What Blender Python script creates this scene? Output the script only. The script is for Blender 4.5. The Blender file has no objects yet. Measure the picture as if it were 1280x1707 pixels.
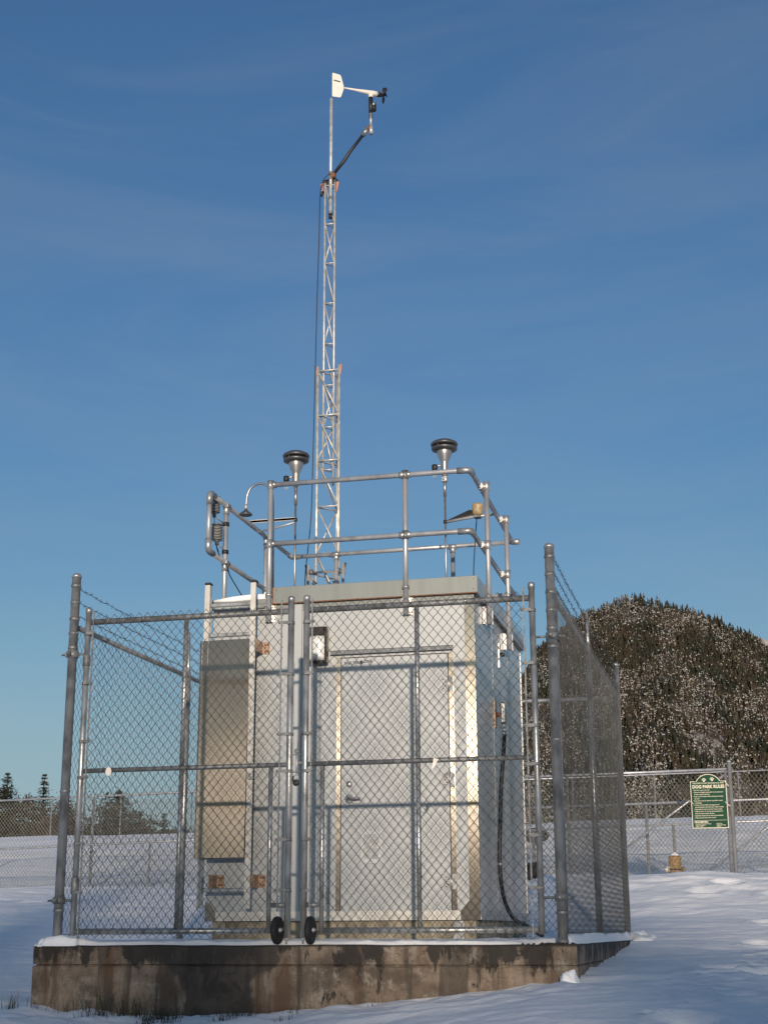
import bpy, math, random
import numpy as np
from math import sin, cos, pi, radians
from mathutils import Vector, Matrix, noise

random.seed(7)
RNG = np.random.default_rng(7)
S = bpy.context.scene
COL = S.collection

# ------------------------------------------------------------------ camera
CAM_P = Vector((5.339, -11.014, 0.0435))
PITCH, ROLL, YAW = radians(15.846), radians(-0.2116), radians(-13.82)
fw = Vector((sin(YAW) * cos(PITCH), cos(YAW) * cos(PITCH), sin(PITCH)))
rt = Vector((cos(YAW), -sin(YAW), 0)); up = rt.cross(fw)
r2 = rt * cos(ROLL) + up * sin(ROLL); u2 = -rt * sin(ROLL) + up * cos(ROLL)
cd = bpy.data.cameras.new('camera'); cam = bpy.data.objects.new('camera', cd); COL.objects.link(cam)
cam.matrix_world = Matrix(((r2.x, u2.x, -fw.x, CAM_P.x), (r2.y, u2.y, -fw.y, CAM_P.y), (r2.z, u2.z, -fw.z, CAM_P.z), (0, 0, 0, 1)))
cd.sensor_fit = 'VERTICAL'; cd.sensor_height = 36.0; cd.lens = 2464.0 / 1707.0 * 36.0
cd.clip_start = 0.1; cd.clip_end = 12000
S.camera = cam

# ------------------------------------------------------------------ world
SUN_EL = radians(6.5); SUN_DX, SUN_DY = 0.245, -0.9695        # horizontal direction towards the sun
W = bpy.data.worlds.new('World'); S.world = W; W.use_nodes = True
nt = W.node_tree; nt.nodes.clear()
out = nt.nodes.new('ShaderNodeOutputWorld'); bg = nt.nodes.new('ShaderNodeBackground')
sky = nt.nodes.new('ShaderNodeTexSky'); sky.sky_type = 'NISHITA'; sky.sun_disc = False
sky.sun_elevation = SUN_EL; sky.sun_rotation = math.atan2(SUN_DX, SUN_DY)
sky.altitude = 0; sky.air_density = 1.2; sky.dust_density = 1.5; sky.ozone_density = 1.0
tc = nt.nodes.new('ShaderNodeTexCoord')
mp = nt.nodes.new('ShaderNodeMapping'); mp.inputs['Rotation'].default_value = (0.1, 0.35, 0.3); mp.inputs['Scale'].default_value = (1.0, 2.6, 6.5)
nz = nt.nodes.new('ShaderNodeTexNoise'); nz.inputs['Scale'].default_value = 1.9; nz.inputs['Detail'].default_value = 10; nz.inputs['Roughness'].default_value = 0.62; nz.inputs['Distortion'].default_value = 0.6
cr = nt.nodes.new('ShaderNodeMapRange'); cr.inputs['From Min'].default_value = 0.42; cr.inputs['From Max'].default_value = 0.85; cr.inputs['To Max'].default_value = 0.22
hs = nt.nodes.new('ShaderNodeHueSaturation'); hs.inputs['Saturation'].default_value = 1.05
mx = nt.nodes.new('ShaderNodeMix'); mx.data_type = 'RGBA'
gm = nt.nodes.new('ShaderNodeRGB'); gm.outputs[0].default_value = (2.9, 3.3, 3.7, 1)
L = nt.links.new
L(tc.outputs['Generated'], mp.inputs['Vector']); L(mp.outputs[0], nz.inputs['Vector']); L(nz.outputs['Fac'], cr.inputs['Value'])
tn = nt.nodes.new('ShaderNodeMix'); tn.data_type = 'RGBA'; tn.blend_type = 'MULTIPLY'; tn.inputs['Factor'].default_value = 1; tn.inputs['B'].default_value = (0.56, 0.84, 1.36, 1)
L(sky.outputs[0], tn.inputs['A']); L(tn.outputs['Result'], hs.inputs['Color']); L(cr.outputs[0], mx.inputs['Factor']); L(hs.outputs[0], mx.inputs['A']); L(gm.outputs[0], mx.inputs['B'])
sz = nt.nodes.new('ShaderNodeSeparateXYZ'); L(tc.outputs['Generated'], sz.inputs[0])
hz = nt.nodes.new('ShaderNodeMapRange'); hz.interpolation_type = 'SMOOTHSTEP'
for k_, v_ in (('From Min', 0.0), ('From Max', 0.26), ('To Min', 0.62), ('To Max', 0.0)): hz.inputs[k_].default_value = v_
hm = nt.nodes.new('ShaderNodeMix'); hm.data_type = 'RGBA'; hm.inputs['B'].default_value = (3.15, 4.35, 5.9, 1)      # pale haze low in the sky
L(sz.outputs[2], hz.inputs['Value']); L(hz.outputs[0], hm.inputs['Factor']); L(mx.outputs['Result'], hm.inputs['A'])
L(hm.outputs['Result'], bg.inputs['Color']); bg.inputs['Strength'].default_value = 0.115
L(bg.outputs[0], out.inputs['Surface'])

sd = bpy.data.lights.new('sun', 'SUN'); sd.energy = 4.5; sd.angle = radians(0.9); sd.color = (1.0, 0.84, 0.68)
sun = bpy.data.objects.new('sun', sd); COL.objects.link(sun)
tosun = Vector((SUN_DX * cos(SUN_EL), SUN_DY * cos(SUN_EL), sin(SUN_EL)))
sun.rotation_euler = tosun.to_track_quat('Z', 'Y').to_euler(); sun.location = (8, -20, 12)

S.render.engine = 'CYCLES'
S.view_settings.view_transform = 'Standard'; S.view_settings.look = 'None'
S.view_settings.exposure = 0.0; S.view_settings.gamma = 1.0

# ------------------------------------------------------------------ materials
def mat(name, col, rough=0.6, metal=0.0, var=0.12, scale=6.0, bump=0.0, bscale=60.0, col2=None, lo=0.4, hi=0.65, stretch=(1, 1, 1), spec=0.5, detail=6.0):
    m = bpy.data.materials.new(name); m.use_nodes = True
    t = m.node_tree; b = t.nodes['Principled BSDF']
    b.inputs['Roughness'].default_value = rough; b.inputs['Metallic'].default_value = metal
    b.inputs['Specular IOR Level'].default_value = spec
    c = t.nodes.new('ShaderNodeTexCoord'); mpn = t.nodes.new('ShaderNodeMapping'); mpn.inputs['Scale'].default_value = stretch
    t.links.new(c.outputs['Object'], mpn.inputs['Vector'])
    n = t.nodes.new('ShaderNodeTexNoise'); n.inputs['Scale'].default_value = scale; n.inputs['Detail'].default_value = detail
    t.links.new(mpn.outputs[0], n.inputs['Vector'])
    r = t.nodes.new('ShaderNodeMapRange'); r.inputs['From Min'].default_value = lo; r.inputs['From Max'].default_value = hi
    t.links.new(n.outputs['Fac'], r.inputs['Value'])
    x = t.nodes.new('ShaderNodeMix'); x.data_type = 'RGBA'
    x.inputs['A'].default_value = (*col, 1)
    c2 = col2 if col2 else tuple(v * (1 - var * 1.6) for v in col)
    x.inputs['B'].default_value = (*c2, 1)
    t.links.new(r.outputs[0], x.inputs['Factor']); t.links.new(x.outputs['Result'], b.inputs['Base Color'])
    rr = t.nodes.new('ShaderNodeMapRange'); rr.inputs['To Min'].default_value = rough * 0.85; rr.inputs['To Max'].default_value = min(1, rough * 1.2)
    t.links.new(n.outputs['Fac'], rr.inputs['Value']); t.links.new(rr.outputs[0], b.inputs['Roughness'])
    if bump:
        n2 = t.nodes.new('ShaderNodeTexNoise'); n2.inputs['Scale'].default_value = bscale; n2.inputs['Detail'].default_value = 5
        t.links.new(mpn.outputs[0], n2.inputs['Vector'])
        bm = t.nodes.new('ShaderNodeBump'); bm.inputs['Strength'].default_value = bump; bm.inputs['Distance'].default_value = 0.02
        t.links.new(n2.outputs['Fac'], bm.inputs['Height']); t.links.new(bm.outputs[0], b.inputs['Normal'])
    return m

M = {}
M['galv'] = mat('galvanised_pipe', (0.42, 0.43, 0.43), 0.34, 0.60, 0.30, 14, 0.10, 90, stretch=(1, 1, 0.5))
M['galv_dark'] = mat('weathered_galvanised', (0.20, 0.21, 0.22), 0.50, 0.35, 0.3, 18, 0.10, 90)
M['wire'] = mat('galvanised_wire', (0.11, 0.113, 0.11), 0.55, 0.35, 0.3, 8)
M['wire_far'] = mat('dull_galvanised_wire', (0.22, 0.22, 0.20), 0.6, 0.3, 0.2, 8)
M['barb'] = mat('dark_barbed_wire', (0.07, 0.07, 0.075), 0.6, 0.5, 0.2, 8)
M['alu'] = mat('aluminium_pipe', (0.45, 0.46, 0.48), 0.40, 0.45, 0.18, 10, 0.05, 70, stretch=(1, 1, .3))
M['alu_sheet'] = mat('brushed_aluminium_sheet', (0.36, 0.33, 0.30), 0.30, 0.95, 0.08, 3, 0.55, 1.7, stretch=(1.2, 1, .5))
M['alu_trim'] = mat('aluminium_trim', (0.60, 0.58, 0.55), 0.34, 0.75, 0.12, 9, 0.08, 9)
M['wall'] = mat('painted_wall_panel', (0.425, 0.44, 0.445), 0.40, 0.38, 0.05, 2.2, 0.03, 5, stretch=(1, 1, .45), spec=0.5)
M['wall_side'] = mat('glossy_side_panel', (0.44, 0.445, 0.44), 0.30, 0.30, 0.12, 1.5, 0.04, 3.5)
M['door'] = mat('door_panel', (0.415, 0.43, 0.435), 0.40, 0.38, 0.05, 2.8, 0.03, 6, stretch=(1, 1, .4))
M['fascia'] = mat('roof_fascia_metal', (0.215, 0.232, 0.225), 0.5, 0.45, 0.07, 6, 0.01, 20, stretch=(1.5, 1.5, .2))
M['ladder'] = mat('ladder_aluminium', (0.58, 0.56, 0.52), 0.45, 0.35, 0.12, 8)
M['copper'] = mat('plated_bracket', (0.36, 0.25, 0.18), 0.45, 0.5, 0.3, 30)
M['black'] = mat('black_plastic', (0.012, 0.012, 0.014), 0.5, 0, 0.2, 20)
M['rubber'] = mat('black_rubber', (0.014, 0.014, 0.016), 0.75, 0, 0.2, 30, 0.2, 60)
M['bronze'] = mat('dark_bronze_housing', (0.02, 0.017, 0.014), 0.4, 0.3, 0.2, 20)
M['white'] = mat('white_plastic', (0.72, 0.68, 0.62), 0.4, 0, 0.06, 12)
M['shield'] = mat('sun_shield_plate', (0.42, 0.41, 0.39), 0.5, 0, 0.1, 12)
M['tan'] = mat('tan_sensor_cap', (0.40, 0.29, 0.15), 0.5, 0, 0.25, 30)
M['steel'] = mat('tower_steel', (0.62, 0.60, 0.56), 0.42, 0.40, 0.2, 14, 0.05, 70)
M['inlet'] = mat('anodised_inlet', (0.42, 0.41, 0.40), 0.33, 0.8, 0.1, 10)
M['inlet_dark'] = mat('dark_inlet_plate', (0.13, 0.135, 0.14), 0.4, 0.6, 0.15, 10)
M['tape'] = mat('pink_tape', (0.55, 0.25, 0.17), 0.6, 0, 0.15, 20)
def brushed(name, col, rough, an):
    m = mat(name, col, rough, 0.95, 0.08, 3, 0, stretch=(1, 1, .4)); t_ = m.node_tree; b_ = t_.nodes['Principled BSDF']
    b_.inputs['Anisotropic'].default_value = an
    c_ = t_.nodes.new('ShaderNodeCombineXYZ'); c_.inputs[0].default_value = 1.0; t_.links.new(c_.outputs[0], b_.inputs['Tangent'])
    n_ = t_.nodes.new('ShaderNodeTexNoise'); n_.inputs['Scale'].default_value = 2.2; n_.inputs['Detail'].default_value = 2
    q_ = t_.nodes.new('ShaderNodeTexCoord'); t_.links.new(q_.outputs['Object'], n_.inputs['Vector'])
    u_ = t_.nodes.new('ShaderNodeBump'); u_.inputs['Strength'].default_value = 0.035; u_.inputs['Distance'].default_value = 0.02
    t_.links.new(n_.outputs['Fac'], u_.inputs['Height']); t_.links.new(u_.outputs[0], b_.inputs['Normal'])
    return m
M['brushed'] = brushed('brushed_guard_sheet', (0.27, 0.232, 0.195), 0.165, 0.98)
M['bright_trim'] = brushed('brushed_edge_trim', (0.36, 0.325, 0.28), 0.18, 0.97)
M['skid'] = mat('skid_beam', (0.30, 0.26, 0.19), 0.7, 0, 0.3, 8, 0.1, 40)
M['text'] = mat('dark_print', (0.03, 0.035, 0.05), 0.6, 0, 0.05, 20)
M['paper'] = mat('clear_sleeve', (0.52, 0.54, 0.54), 0.16, 0, 0.06, 12)
M['paper2'] = mat('faded_notice', (0.46, 0.47, 0.46), 0.3, 0, 0.2, 40)
M['sign'] = mat('green_sign_face', (0.008, 0.055, 0.030), 0.6, 0, 0.12, 8, spec=.15)
M['cream'] = mat('cream_print', (0.62, 0.57, 0.44), 0.5, 0, 0.05, 30)
M['hydrant'] = mat('ochre_hydrant_paint', (0.40, 0.235, 0.085), 0.6, 0, 0.3, 30, 0.1, 60)
M['rust'] = mat('rusty_fitting', (0.22, 0.10, 0.05), 0.7, 0.3, 0.3, 40)
M['rock'] = mat('dark_rock', (0.045, 0.04, 0.035), 0.85, 0, 0.3, 12, 0.4, 20)
M['grass'] = mat('dark_dead_grass', (0.022, 0.025, 0.013), 0.8, 0, 0.3, 10, col2=(0.06, 0.05, 0.03))
M['needle'] = mat('evergreen_needles', (0.018, 0.024, 0.013), 0.75, 0, 0.3, 1.5, col2=(0.04, 0.035, 0.018), spec=.2)
M['bark'] = mat('bark', (0.05, 0.04, 0.03), 0.85, 0, 0.3, 12)
M['twig'] = mat('bare_twigs', (0.10, 0.075, 0.055), 0.8, 0, 0.3, 3)
M['mtree'] = mat('mountain_conifer', (0.024, 0.026, 0.018), 0.85, 0, 0.3, 0.02, col2=(0.050, 0.038, 0.026), spec=.1)
M['mbrown'] = mat('mountain_bare_wood', (0.080, 0.062, 0.050), 0.85, 0, 0.3, 0.05, spec=.1)
M['msnow'] = mat('tree_snow', (0.38, 0.37, 0.36), 0.8, 0, 0.06, 0.2, spec=.1)

g = bpy.data.materials.new('lamp_glass'); g.use_nodes = True; b = g.node_tree.nodes['Principled BSDF']
b.inputs['Base Color'].default_value = (0.85, 0.88, 0.86, 1); b.inputs['Roughness'].default_value = 0.22
b.inputs['Transmission Weight'].default_value = 0.35; b.inputs['IOR'].default_value = 1.35
M['glass'] = g
g = bpy.data.materials.new('jar_glass'); g.use_nodes = True; b = g.node_tree.nodes['Principled BSDF']
b.inputs['Base Color'].default_value = (0.9, 0.95, 0.95, 1); b.inputs['Roughness'].default_value = 0.04
b.inputs['Transmission Weight'].default_value = 0.95; b.inputs['IOR'].default_value = 1.25
M['jar'] = g

def snow_mat():
    m = bpy.data.materials.new('snow'); m.use_nodes = True; t = m.node_tree; b = t.nodes['Principled BSDF']
    c = t.nodes.new('ShaderNodeTexCoord')
    n1 = t.nodes.new('ShaderNodeTexNoise'); n1.inputs['Scale'].default_value = 0.8; n1.inputs['Detail'].default_value = 5
    x = t.nodes.new('ShaderNodeMix'); x.data_type = 'RGBA'; x.inputs['A'].default_value = (0.92, 0.925, 0.935, 1); x.inputs['B'].default_value = (0.88, 0.885, 0.895, 1)
    n2 = t.nodes.new('ShaderNodeTexNoise'); n2.inputs['Scale'].default_value = 9; n2.inputs['Detail'].default_value = 8; n2.inputs['Roughness'].default_value = 0.6
    n3 = t.nodes.new('ShaderNodeTexNoise'); n3.inputs['Scale'].default_value = 120; n3.inputs['Detail'].default_value = 4
    ad = t.nodes.new('ShaderNodeMath'); ad.operation = 'MULTIPLY_ADD'; ad.inputs[1].default_value = 0.12
    bm = t.nodes.new('ShaderNodeBump'); bm.inputs['Strength'].default_value = 0.45; bm.inputs['Distance'].default_value = 0.03
    for n in (n1, n2, n3): t.links.new(c.outputs['Object'], n.inputs['Vector'])
    t.links.new(n1.outputs['Fac'], x.inputs['Factor']); t.links.new(x.outputs['Result'], b.inputs['Base Color'])
    t.links.new(n3.outputs['Fac'], ad.inputs[0]); t.links.new(n2.outputs['Fac'], ad.inputs[2])
    t.links.new(ad.outputs[0], bm.inputs['Height']); t.links.new(bm.outputs[0], b.inputs['Normal'])
    b.inputs['Roughness'].default_value = 0.7; b.inputs['Specular IOR Level'].default_value = 0.25
    return m
M['snow'] = snow_mat()

def concrete_mat():
    m = bpy.data.materials.new('stained_concrete'); m.use_nodes = True; t = m.node_tree; N = t.nodes; K = t.links.new
    b = N['Principled BSDF']; geo = N.new('ShaderNodeNewGeometry'); sp = N.new('ShaderNodeSeparateXYZ'); K(geo.outputs['Position'], sp.inputs[0])
    def noi(scale, st, detail=6, rough=0.55, dist=0):
        mpn = N.new('ShaderNodeMapping'); mpn.inputs['Scale'].default_value = st; K(geo.outputs['Position'], mpn.inputs['Vector'])
        n = N.new('ShaderNodeTexNoise'); n.inputs['Scale'].default_value = scale; n.inputs['Detail'].default_value = detail
        n.inputs['Roughness'].default_value = rough; n.inputs['Distortion'].default_value = dist; K(mpn.outputs[0], n.inputs['Vector']); return n.outputs['Fac']
    def rng(v, a, b_, c=0, d=1):
        r = N.new('ShaderNodeMapRange'); r.interpolation_type = 'SMOOTHSTEP'
        for k, q in (('From Min', a), ('From Max', b_), ('To Min', c), ('To Max', d)): r.inputs[k].default_value = q
        K(v, r.inputs['Value']); return r.outputs[0]
    def mth(op, a, b_=None, c=None):
        n = N.new('ShaderNodeMath'); n.operation = op
        for i, v in enumerate((a, b_, c)):
            if v is None: continue
            if isinstance(v, (int, float)): n.inputs[i].default_value = v
            else: K(v, n.inputs[i])
        return n.outputs[0]
    def mix(f, a, b_):
        n = N.new('ShaderNodeMix'); n.data_type = 'RGBA'; K(f, n.inputs['Factor'])
        for k, v in (('A', a), ('B', b_)):
            if isinstance(v, tuple): n.inputs[k].default_value = (*v, 1)
            else: K(v, n.inputs[k])
        return n.outputs['Result']
    X, Y, Z = sp.outputs
    base = mix(rng(noi(2.2, (1, 1, 1.0), 9, 0.68), 0.36, 0.66), (0.27, 0.205, 0.148), (0.085, 0.063, 0.045))
    base = mix(rng(noi(9, (1, 1, .8), 8, 0.72), 0.50, 0.68, 0, 0.7), base, (0.36, 0.32, 0.265))             # pale laitance patches
    base = mix(rng(noi(46, (1, 1, 1), 3, 0.6), 0.60, 0.70, 0, 0.75), base, (0.055, 0.045, 0.035))              # pores
    base = mix(rng(noi(6.5, (1, 1, 0.09), 4, 0.6, 0.2), 0.53, 0.64, 0, 0.75), base, (0.045, 0.036, 0.028))    # thin runs
    base = mix(rng(noi(2.9, (1, 1, 0.22), 6, 0.65, 0.5), 0.53, 0.66, 0, 0.8), base, (0.095, 0.050, 0.025))   # rusty runs
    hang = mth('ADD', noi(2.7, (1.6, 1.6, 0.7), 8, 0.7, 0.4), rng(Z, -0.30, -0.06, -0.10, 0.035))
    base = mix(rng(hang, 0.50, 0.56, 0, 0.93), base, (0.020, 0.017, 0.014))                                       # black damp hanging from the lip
    w = mth('MULTIPLY_ADD', rng(Z, -0.36, -0.12), 0.22, 0.27)
    w = mth('ADD', w, mth('MULTIPLY_ADD', noi(5, (1, 1, 1), 6), 0.26, -0.13))
    bl = mth('SUBTRACT', w, mth('ABSOLUTE', mth('SUBTRACT', X, 1.36)))
    base = mix(rng(bl, -0.02, 0.025, 0, 0.80), base, (0.034, 0.028, 0.024))                                        # one wide wet patch
    cr = mth('ABSOLUTE', mth('SUBTRACT', noi(2.3, (1, 1, 1.6), 5, 0.6, 0.8), 0.5))
    base = mix(rng(cr, 0.0035, 0.0, 0, 0.8), base, (0.02, 0.017, 0.014))                                           # hairline cracks
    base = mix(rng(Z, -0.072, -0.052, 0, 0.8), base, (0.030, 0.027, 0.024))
    K(base, b.inputs['Base Color']); b.inputs['Roughness'].default_value = 0.82
    h = mth('ADD', mth('MULTIPLY', noi(55, (1, 1, 1), 5, 0.7), 0.6), mth('MULTIPLY', noi(9, (1, 1, 1), 4), 0.8))
    bm = N.new('ShaderNodeBump'); bm.inputs['Strength'].default_value = 0.5; bm.inputs['Distance'].default_value = 0.012
    K(h, bm.inputs['Height']); K(bm.outputs[0], b.inputs['Normal'])
    return m
M['conc'] = concrete_mat()

def mountain_mat():
    m = mat('mountain_ground', (0.40, 0.39, 0.375), 0.9, 0, 0.1, 0.03, col2=(0.07, 0.058, 0.048), lo=0.40, hi=0.58, spec=.1)
    return m
M['mount'] = mountain_mat()

# ------------------------------------------------------------------ mesh helpers
ORG = {}
def tag(o, label=None, cat=None, group=None, kind=None):
    if label: o['label'] = label
    if cat: o['category'] = cat
    if group: o['group'] = group
    if kind: o['kind'] = kind
    return o
def root(name, loc, label, cat, group=None):
    o = bpy.data.objects.new(name, None); o.empty_display_size = 0.1; COL.objects.link(o); o.location = loc
    ORG[o.name] = Vector(loc); return tag(o, label, cat, group)

class MB:
    def __init__(s): s.v = []; s.f = []; s.sm = []
    def add(s, vs, fs, smooth=False):
        n = len(s.v); s.v += [tuple(v) for v in vs]; s.f += [tuple(i + n for i in f) for f in fs]; s.sm += [smooth] * len(fs); return s
    def box(s, a, b, bev=0.0):
        x0, y0, z0 = a; x1, y1, z1 = b
        if bev <= 0:
            return s.add([(x0, y0, z0), (x1, y0, z0), (x1, y1, z0), (x0, y1, z0), (x0, y0, z1), (x1, y0, z1), (x1, y1, z1), (x0, y1, z1)],
                         [(0, 3, 2, 1), (4, 5, 6, 7), (0, 1, 5, 4), (1, 2, 6, 5), (2, 3, 7, 6), (3, 0, 4, 7)])
        e = bev; V = []; idx = {}
        c = ((x0 + x1) / 2, (y0 + y1) / 2, (z0 + z1) / 2); h = ((x1 - x0) / 2, (y1 - y0) / 2, (z1 - z0) / 2)
        for sx in (-1, 1):
            for sy in (-1, 1):
                for sz in (-1, 1):
                    for ax in range(3):
                        p = [h[0] * sx, h[1] * sy, h[2] * sz]; sg = (sx, sy, sz)
                        for k in range(3):
                            if k != ax: p[k] -= sg[k] * e
                        idx[(sx, sy, sz, ax)] = len(V); V.append((c[0] + p[0], c[1] + p[1], c[2] + p[2]))
        F = []
        for ax in range(3):
            u, w = (ax + 1) % 3, (ax + 2) % 3
            for sg in (-1, 1):
                q = []
                for (a_, b_) in ((-1, -1), (1, -1), (1, 1), (-1, 1)):
                    k = [0, 0, 0]; k[ax] = sg; k[u] = a_; k[w] = b_; q.append(idx[(*k, ax)])
                F.append(q if sg > 0 else q[::-1])
                # edges handled below
        for ax in range(3):           # edge strips along axis ax
            u, w = (ax + 1) % 3, (ax + 2) % 3
            for a_ in (-1, 1):
                for b_ in (-1, 1):
                    k0 = [0, 0, 0]; k0[ax] = -1; k0[u] = a_; k0[w] = b_; k1 = list(k0); k1[ax] = 1
                    q = [idx[(*k0, u)], idx[(*k1, u)], idx[(*k1, w)], idx[(*k0, w)]]
                    F.append(q if a_ * b_ < 0 else q[::-1])
        for sx in (-1, 1):
            for sy in (-1, 1):
                for sz in (-1, 1):
                    q = [idx[(sx, sy, sz, k)] for k in range(3)]
                    F.append(q if sx * sy * sz > 0 else q[::-1])
        return s.add(V, F)
    def tube(s, pts, r, seg=10, caps=True, radii=None):
        P = [Vector(p) for p in pts]; n = len(P); T = []
        for i in range(n):
            a = P[max(i - 1, 0)]; b = P[min(i + 1, n - 1)]; T.append((b - a).normalized())
        N0 = Vector((0, 0, 1)) if abs(T[0].z) < 0.9 else Vector((1, 0, 0))
        N0 = (N0 - T[0] * N0.dot(T[0])).normalized(); V = []; F = []
        for i in range(n):
            N0 = (N0 - T[i] * N0.dot(T[i])).normalized(); B = T[i].cross(N0)
            k = 1.0
            if 0 < i < n - 1:
                d = (P[i] - P[i - 1]).normalized().dot((P[i + 1] - P[i]).normalized()); k = min(1.6, 1 / max(0.3, math.sqrt((1 + d) / 2)))
            rr = (radii[i] if radii else r)
            for j in range(seg):
                a = 2 * pi * j / seg; V.append(P[i] + (N0 * cos(a) + B * sin(a)) * rr * (k if k < 1.05 else 1))
        for i in range(n - 1):
            for j in range(seg):
                j2 = (j + 1) % seg; F.append((i * seg + j, i * seg + j2, (i + 1) * seg + j2, (i + 1) * seg + j))
        s.add(V, F, True)
        if caps:
            m = len(s.v) - len(V)
            s.f.append(tuple(m + j for j in range(seg))[::-1]); s.sm.append(False)
            s.f.append(tuple(m + (n - 1) * seg + j for j in range(seg))); s.sm.append(False)
        return s
    def lathe(s, prof, base, axis=(0, 0, 1), seg=24):
        A = Vector(axis).normalized(); N0 = Vector((1, 0, 0)) if abs(A.x) < 0.8 else Vector((0, 1, 0))
        N0 = (N0 - A * N0.dot(A)).normalized(); B = A.cross(N0); base = Vector(base); V = []; F = []
        for (r, h) in prof:
            for j in range(seg):
                a = 2 * pi * j / seg; V.append(base + A * h + (N0 * cos(a) + B * sin(a)) * max(r, 1e-5))
        for i in range(len(prof) - 1):
            for j in range(seg):
                j2 = (j + 1) % seg; F.append((i * seg + j, i * seg + j2, (i + 1) * seg + j2, (i + 1) * seg + j))
        F.append(tuple(range(seg))[::-1]); F.append(tuple((len(prof) - 1) * seg + j for j in range(seg)))
        n = len(s.v); s.v += [tuple(v) for v in V]
        for k, f in enumerate(F): s.f.append(tuple(i + n for i in f)); s.sm.append(k < len(F) - 2)
        return s
    def prism(s, poly, ext, d):           # poly: list of 3D points, ext: vector, d: distance
        e = Vector(ext) * d; n = len(poly); V = [Vector(p) for p in poly] + [Vector(p) + e for p in poly]
        F = [tuple(range(n))[::-1], tuple(range(n, 2 * n))] + [(i, (i + 1) % n, n + (i + 1) % n, n + i) for i in range(n)]
        return s.add(V, F)
    def build(s, name, m, parent=None, label=None, cat=None, group=None, kind=None, auto=True):
        me = bpy.data.meshes.new(name)
        o_ = ORG[parent.name] if parent else Vector((0, 0, 0))
        if parent is None and s.v and kind is None:
            a = np.array(s.v); o_ = Vector(((a[:, 0].min() + a[:, 0].max()) / 2, (a[:, 1].min() + a[:, 1].max()) / 2, a[:, 2].min()))
        me.from_pydata([(v[0] - o_.x, v[1] - o_.y, v[2] - o_.z) for v in s.v], [], s.f)
        me.polygons.foreach_set('use_smooth', s.sm)
        for x in (m if isinstance(m, list) else [m]): me.materials.append(M[x] if isinstance(x, str) else x)
        me.update()
        o = bpy.data.objects.new(name, me); COL.objects.link(o)
        if parent: o.parent = parent
        else: o.location = o_
        ORG[o.name] = o_
        return tag(o, label, cat, group, kind)

def npobj(name, V, F, m, parent=None, smooth=False, matidx=None, **k):
    """fast numpy mesh: V (n,3), F (m,3|4)"""
    V = np.asarray(V, dtype=np.float32); F = np.asarray(F, dtype=np.int32)
    o_ = ORG[parent.name] if parent else Vector((0, 0, 0))
    V = V - np.array(o_[:], dtype=np.float32)
    me = bpy.data.meshes.new(name); nf, w = F.shape
    me.vertices.add(len(V)); me.vertices.foreach_set('co', V.ravel())
    me.loops.add(nf * w); me.loops.foreach_set('vertex_index', F.ravel())
    me.polygons.add(nf); me.polygons.foreach_set('loop_start', np.arange(0, nf * w, w, dtype=np.int32))
    me.polygons.foreach_set('use_smooth', np.full(nf, smooth))
    for x in (m if isinstance(m, list) else [m]): me.materials.append(M[x])
    if matidx is not None: me.polygons.foreach_set('material_index', np.asarray(matidx, dtype=np.int32))
    me.update(calc_edges=True); me.validate()
    o = bpy.data.objects.new(name, me); COL.objects.link(o)
    if parent: o.parent = parent
    ORG[o.name] = o_
    return tag(o, **k)

# ------------------------------------------------------------------ terrain
def itp(x, pts): return float(np.interp(x, [p[0] for p in pts], [p[1] for p in pts]))
FX = [(-30, 0.1), (-6, -.30), (-3, -.40), (-.15, -.47), (.3, -.53), (.84, -.59), (1.98, -.52), (2.55, -.445), (3.35, -.34), (3.97, -.262), (5, -.27), (8, -.30), (30, -.1)]
AY = [(0, 0), (4.7, .19), (8, .48), (11, .90), (12.6, 1.0), (14, 1.0)]
EL = [(0, .5), (13, .62), (16, .88), (17, .93), (20, 1.25), (27, 2.3), (33, 3.0), (35, 3.08), (37, 3.0), (50, 2.7), (75, 2.9), (100, 2.5), (200, 0.2)]
ER = [(0, .7), (12.2, .87), (13.2, .86), (14, .93), (15.5, .90), (17, .96), (19, 1.15), (27, 2.35), (33, 3.15), (35, 3.30), (37, 3.2), (50, 2.7), (75, 2.9), (100, 2.5), (200, 0.2)]
FY = [(-200, -6), (-60, -3), (-20, -1.6), (-11, -1.25), (-5, -.48), (-2.5, -.20), (-.8, -.05), (0, 0)]
def base_z(x, y):
    f = itp(x, FX)
    t = min(1, max(0, (x + 7) / 11)); t = t * t * (3 - 2 * t)
    if y <= 0:
        return f + itp(y, FY)
    e = itp(y, EL) * (1 - t) + itp(y, ER) * t
    a = itp(y, AY); return f * (1 - a) + e * a
def ridged(p): return 1 - abs(noise.noise(p)) * 2
def ground_z(x, y):
    d = math.hypot(x - 4, y)
    z = base_z(x, y)
    if d < 90:
        k = 1 if d < 25 else max(0, 1 - (d - 25) / 65)
        v = Vector((x, y, 0))
        z += k * (0.050 * noise.noise(v * 0.45) + 0.026 * noise.noise(Vector((x * 1.1, y * 1.6, 3))) + 0.013 * noise.noise(Vector((x * 3.2, y * 5.0, 7))))
        z += k * 0.006 * noise.noise(Vector((x * 9, y * 12, 1)))
        if y > 11: z += k * 0.05 * noise.noise(Vector((x * 0.8, y * 0.5, 11)))
        if 10 < y < 13.2: z += 0.035 * max(0, noise.noise(Vector((x * 2.2, y * 2.2, 5)))) * k     # lumpy bank in front of the fence
    if -1.5 < y < 0.3 and -1 < x < 5:
        c = max(0, 1 - abs(y + .35) / .9)
        z += c * (0.035 * noise.noise(Vector((x * 3.7, y * 3.7, 9))) + 0.018 * noise.noise(Vector((x * 9, y * 9, 2))))
    return z
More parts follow.
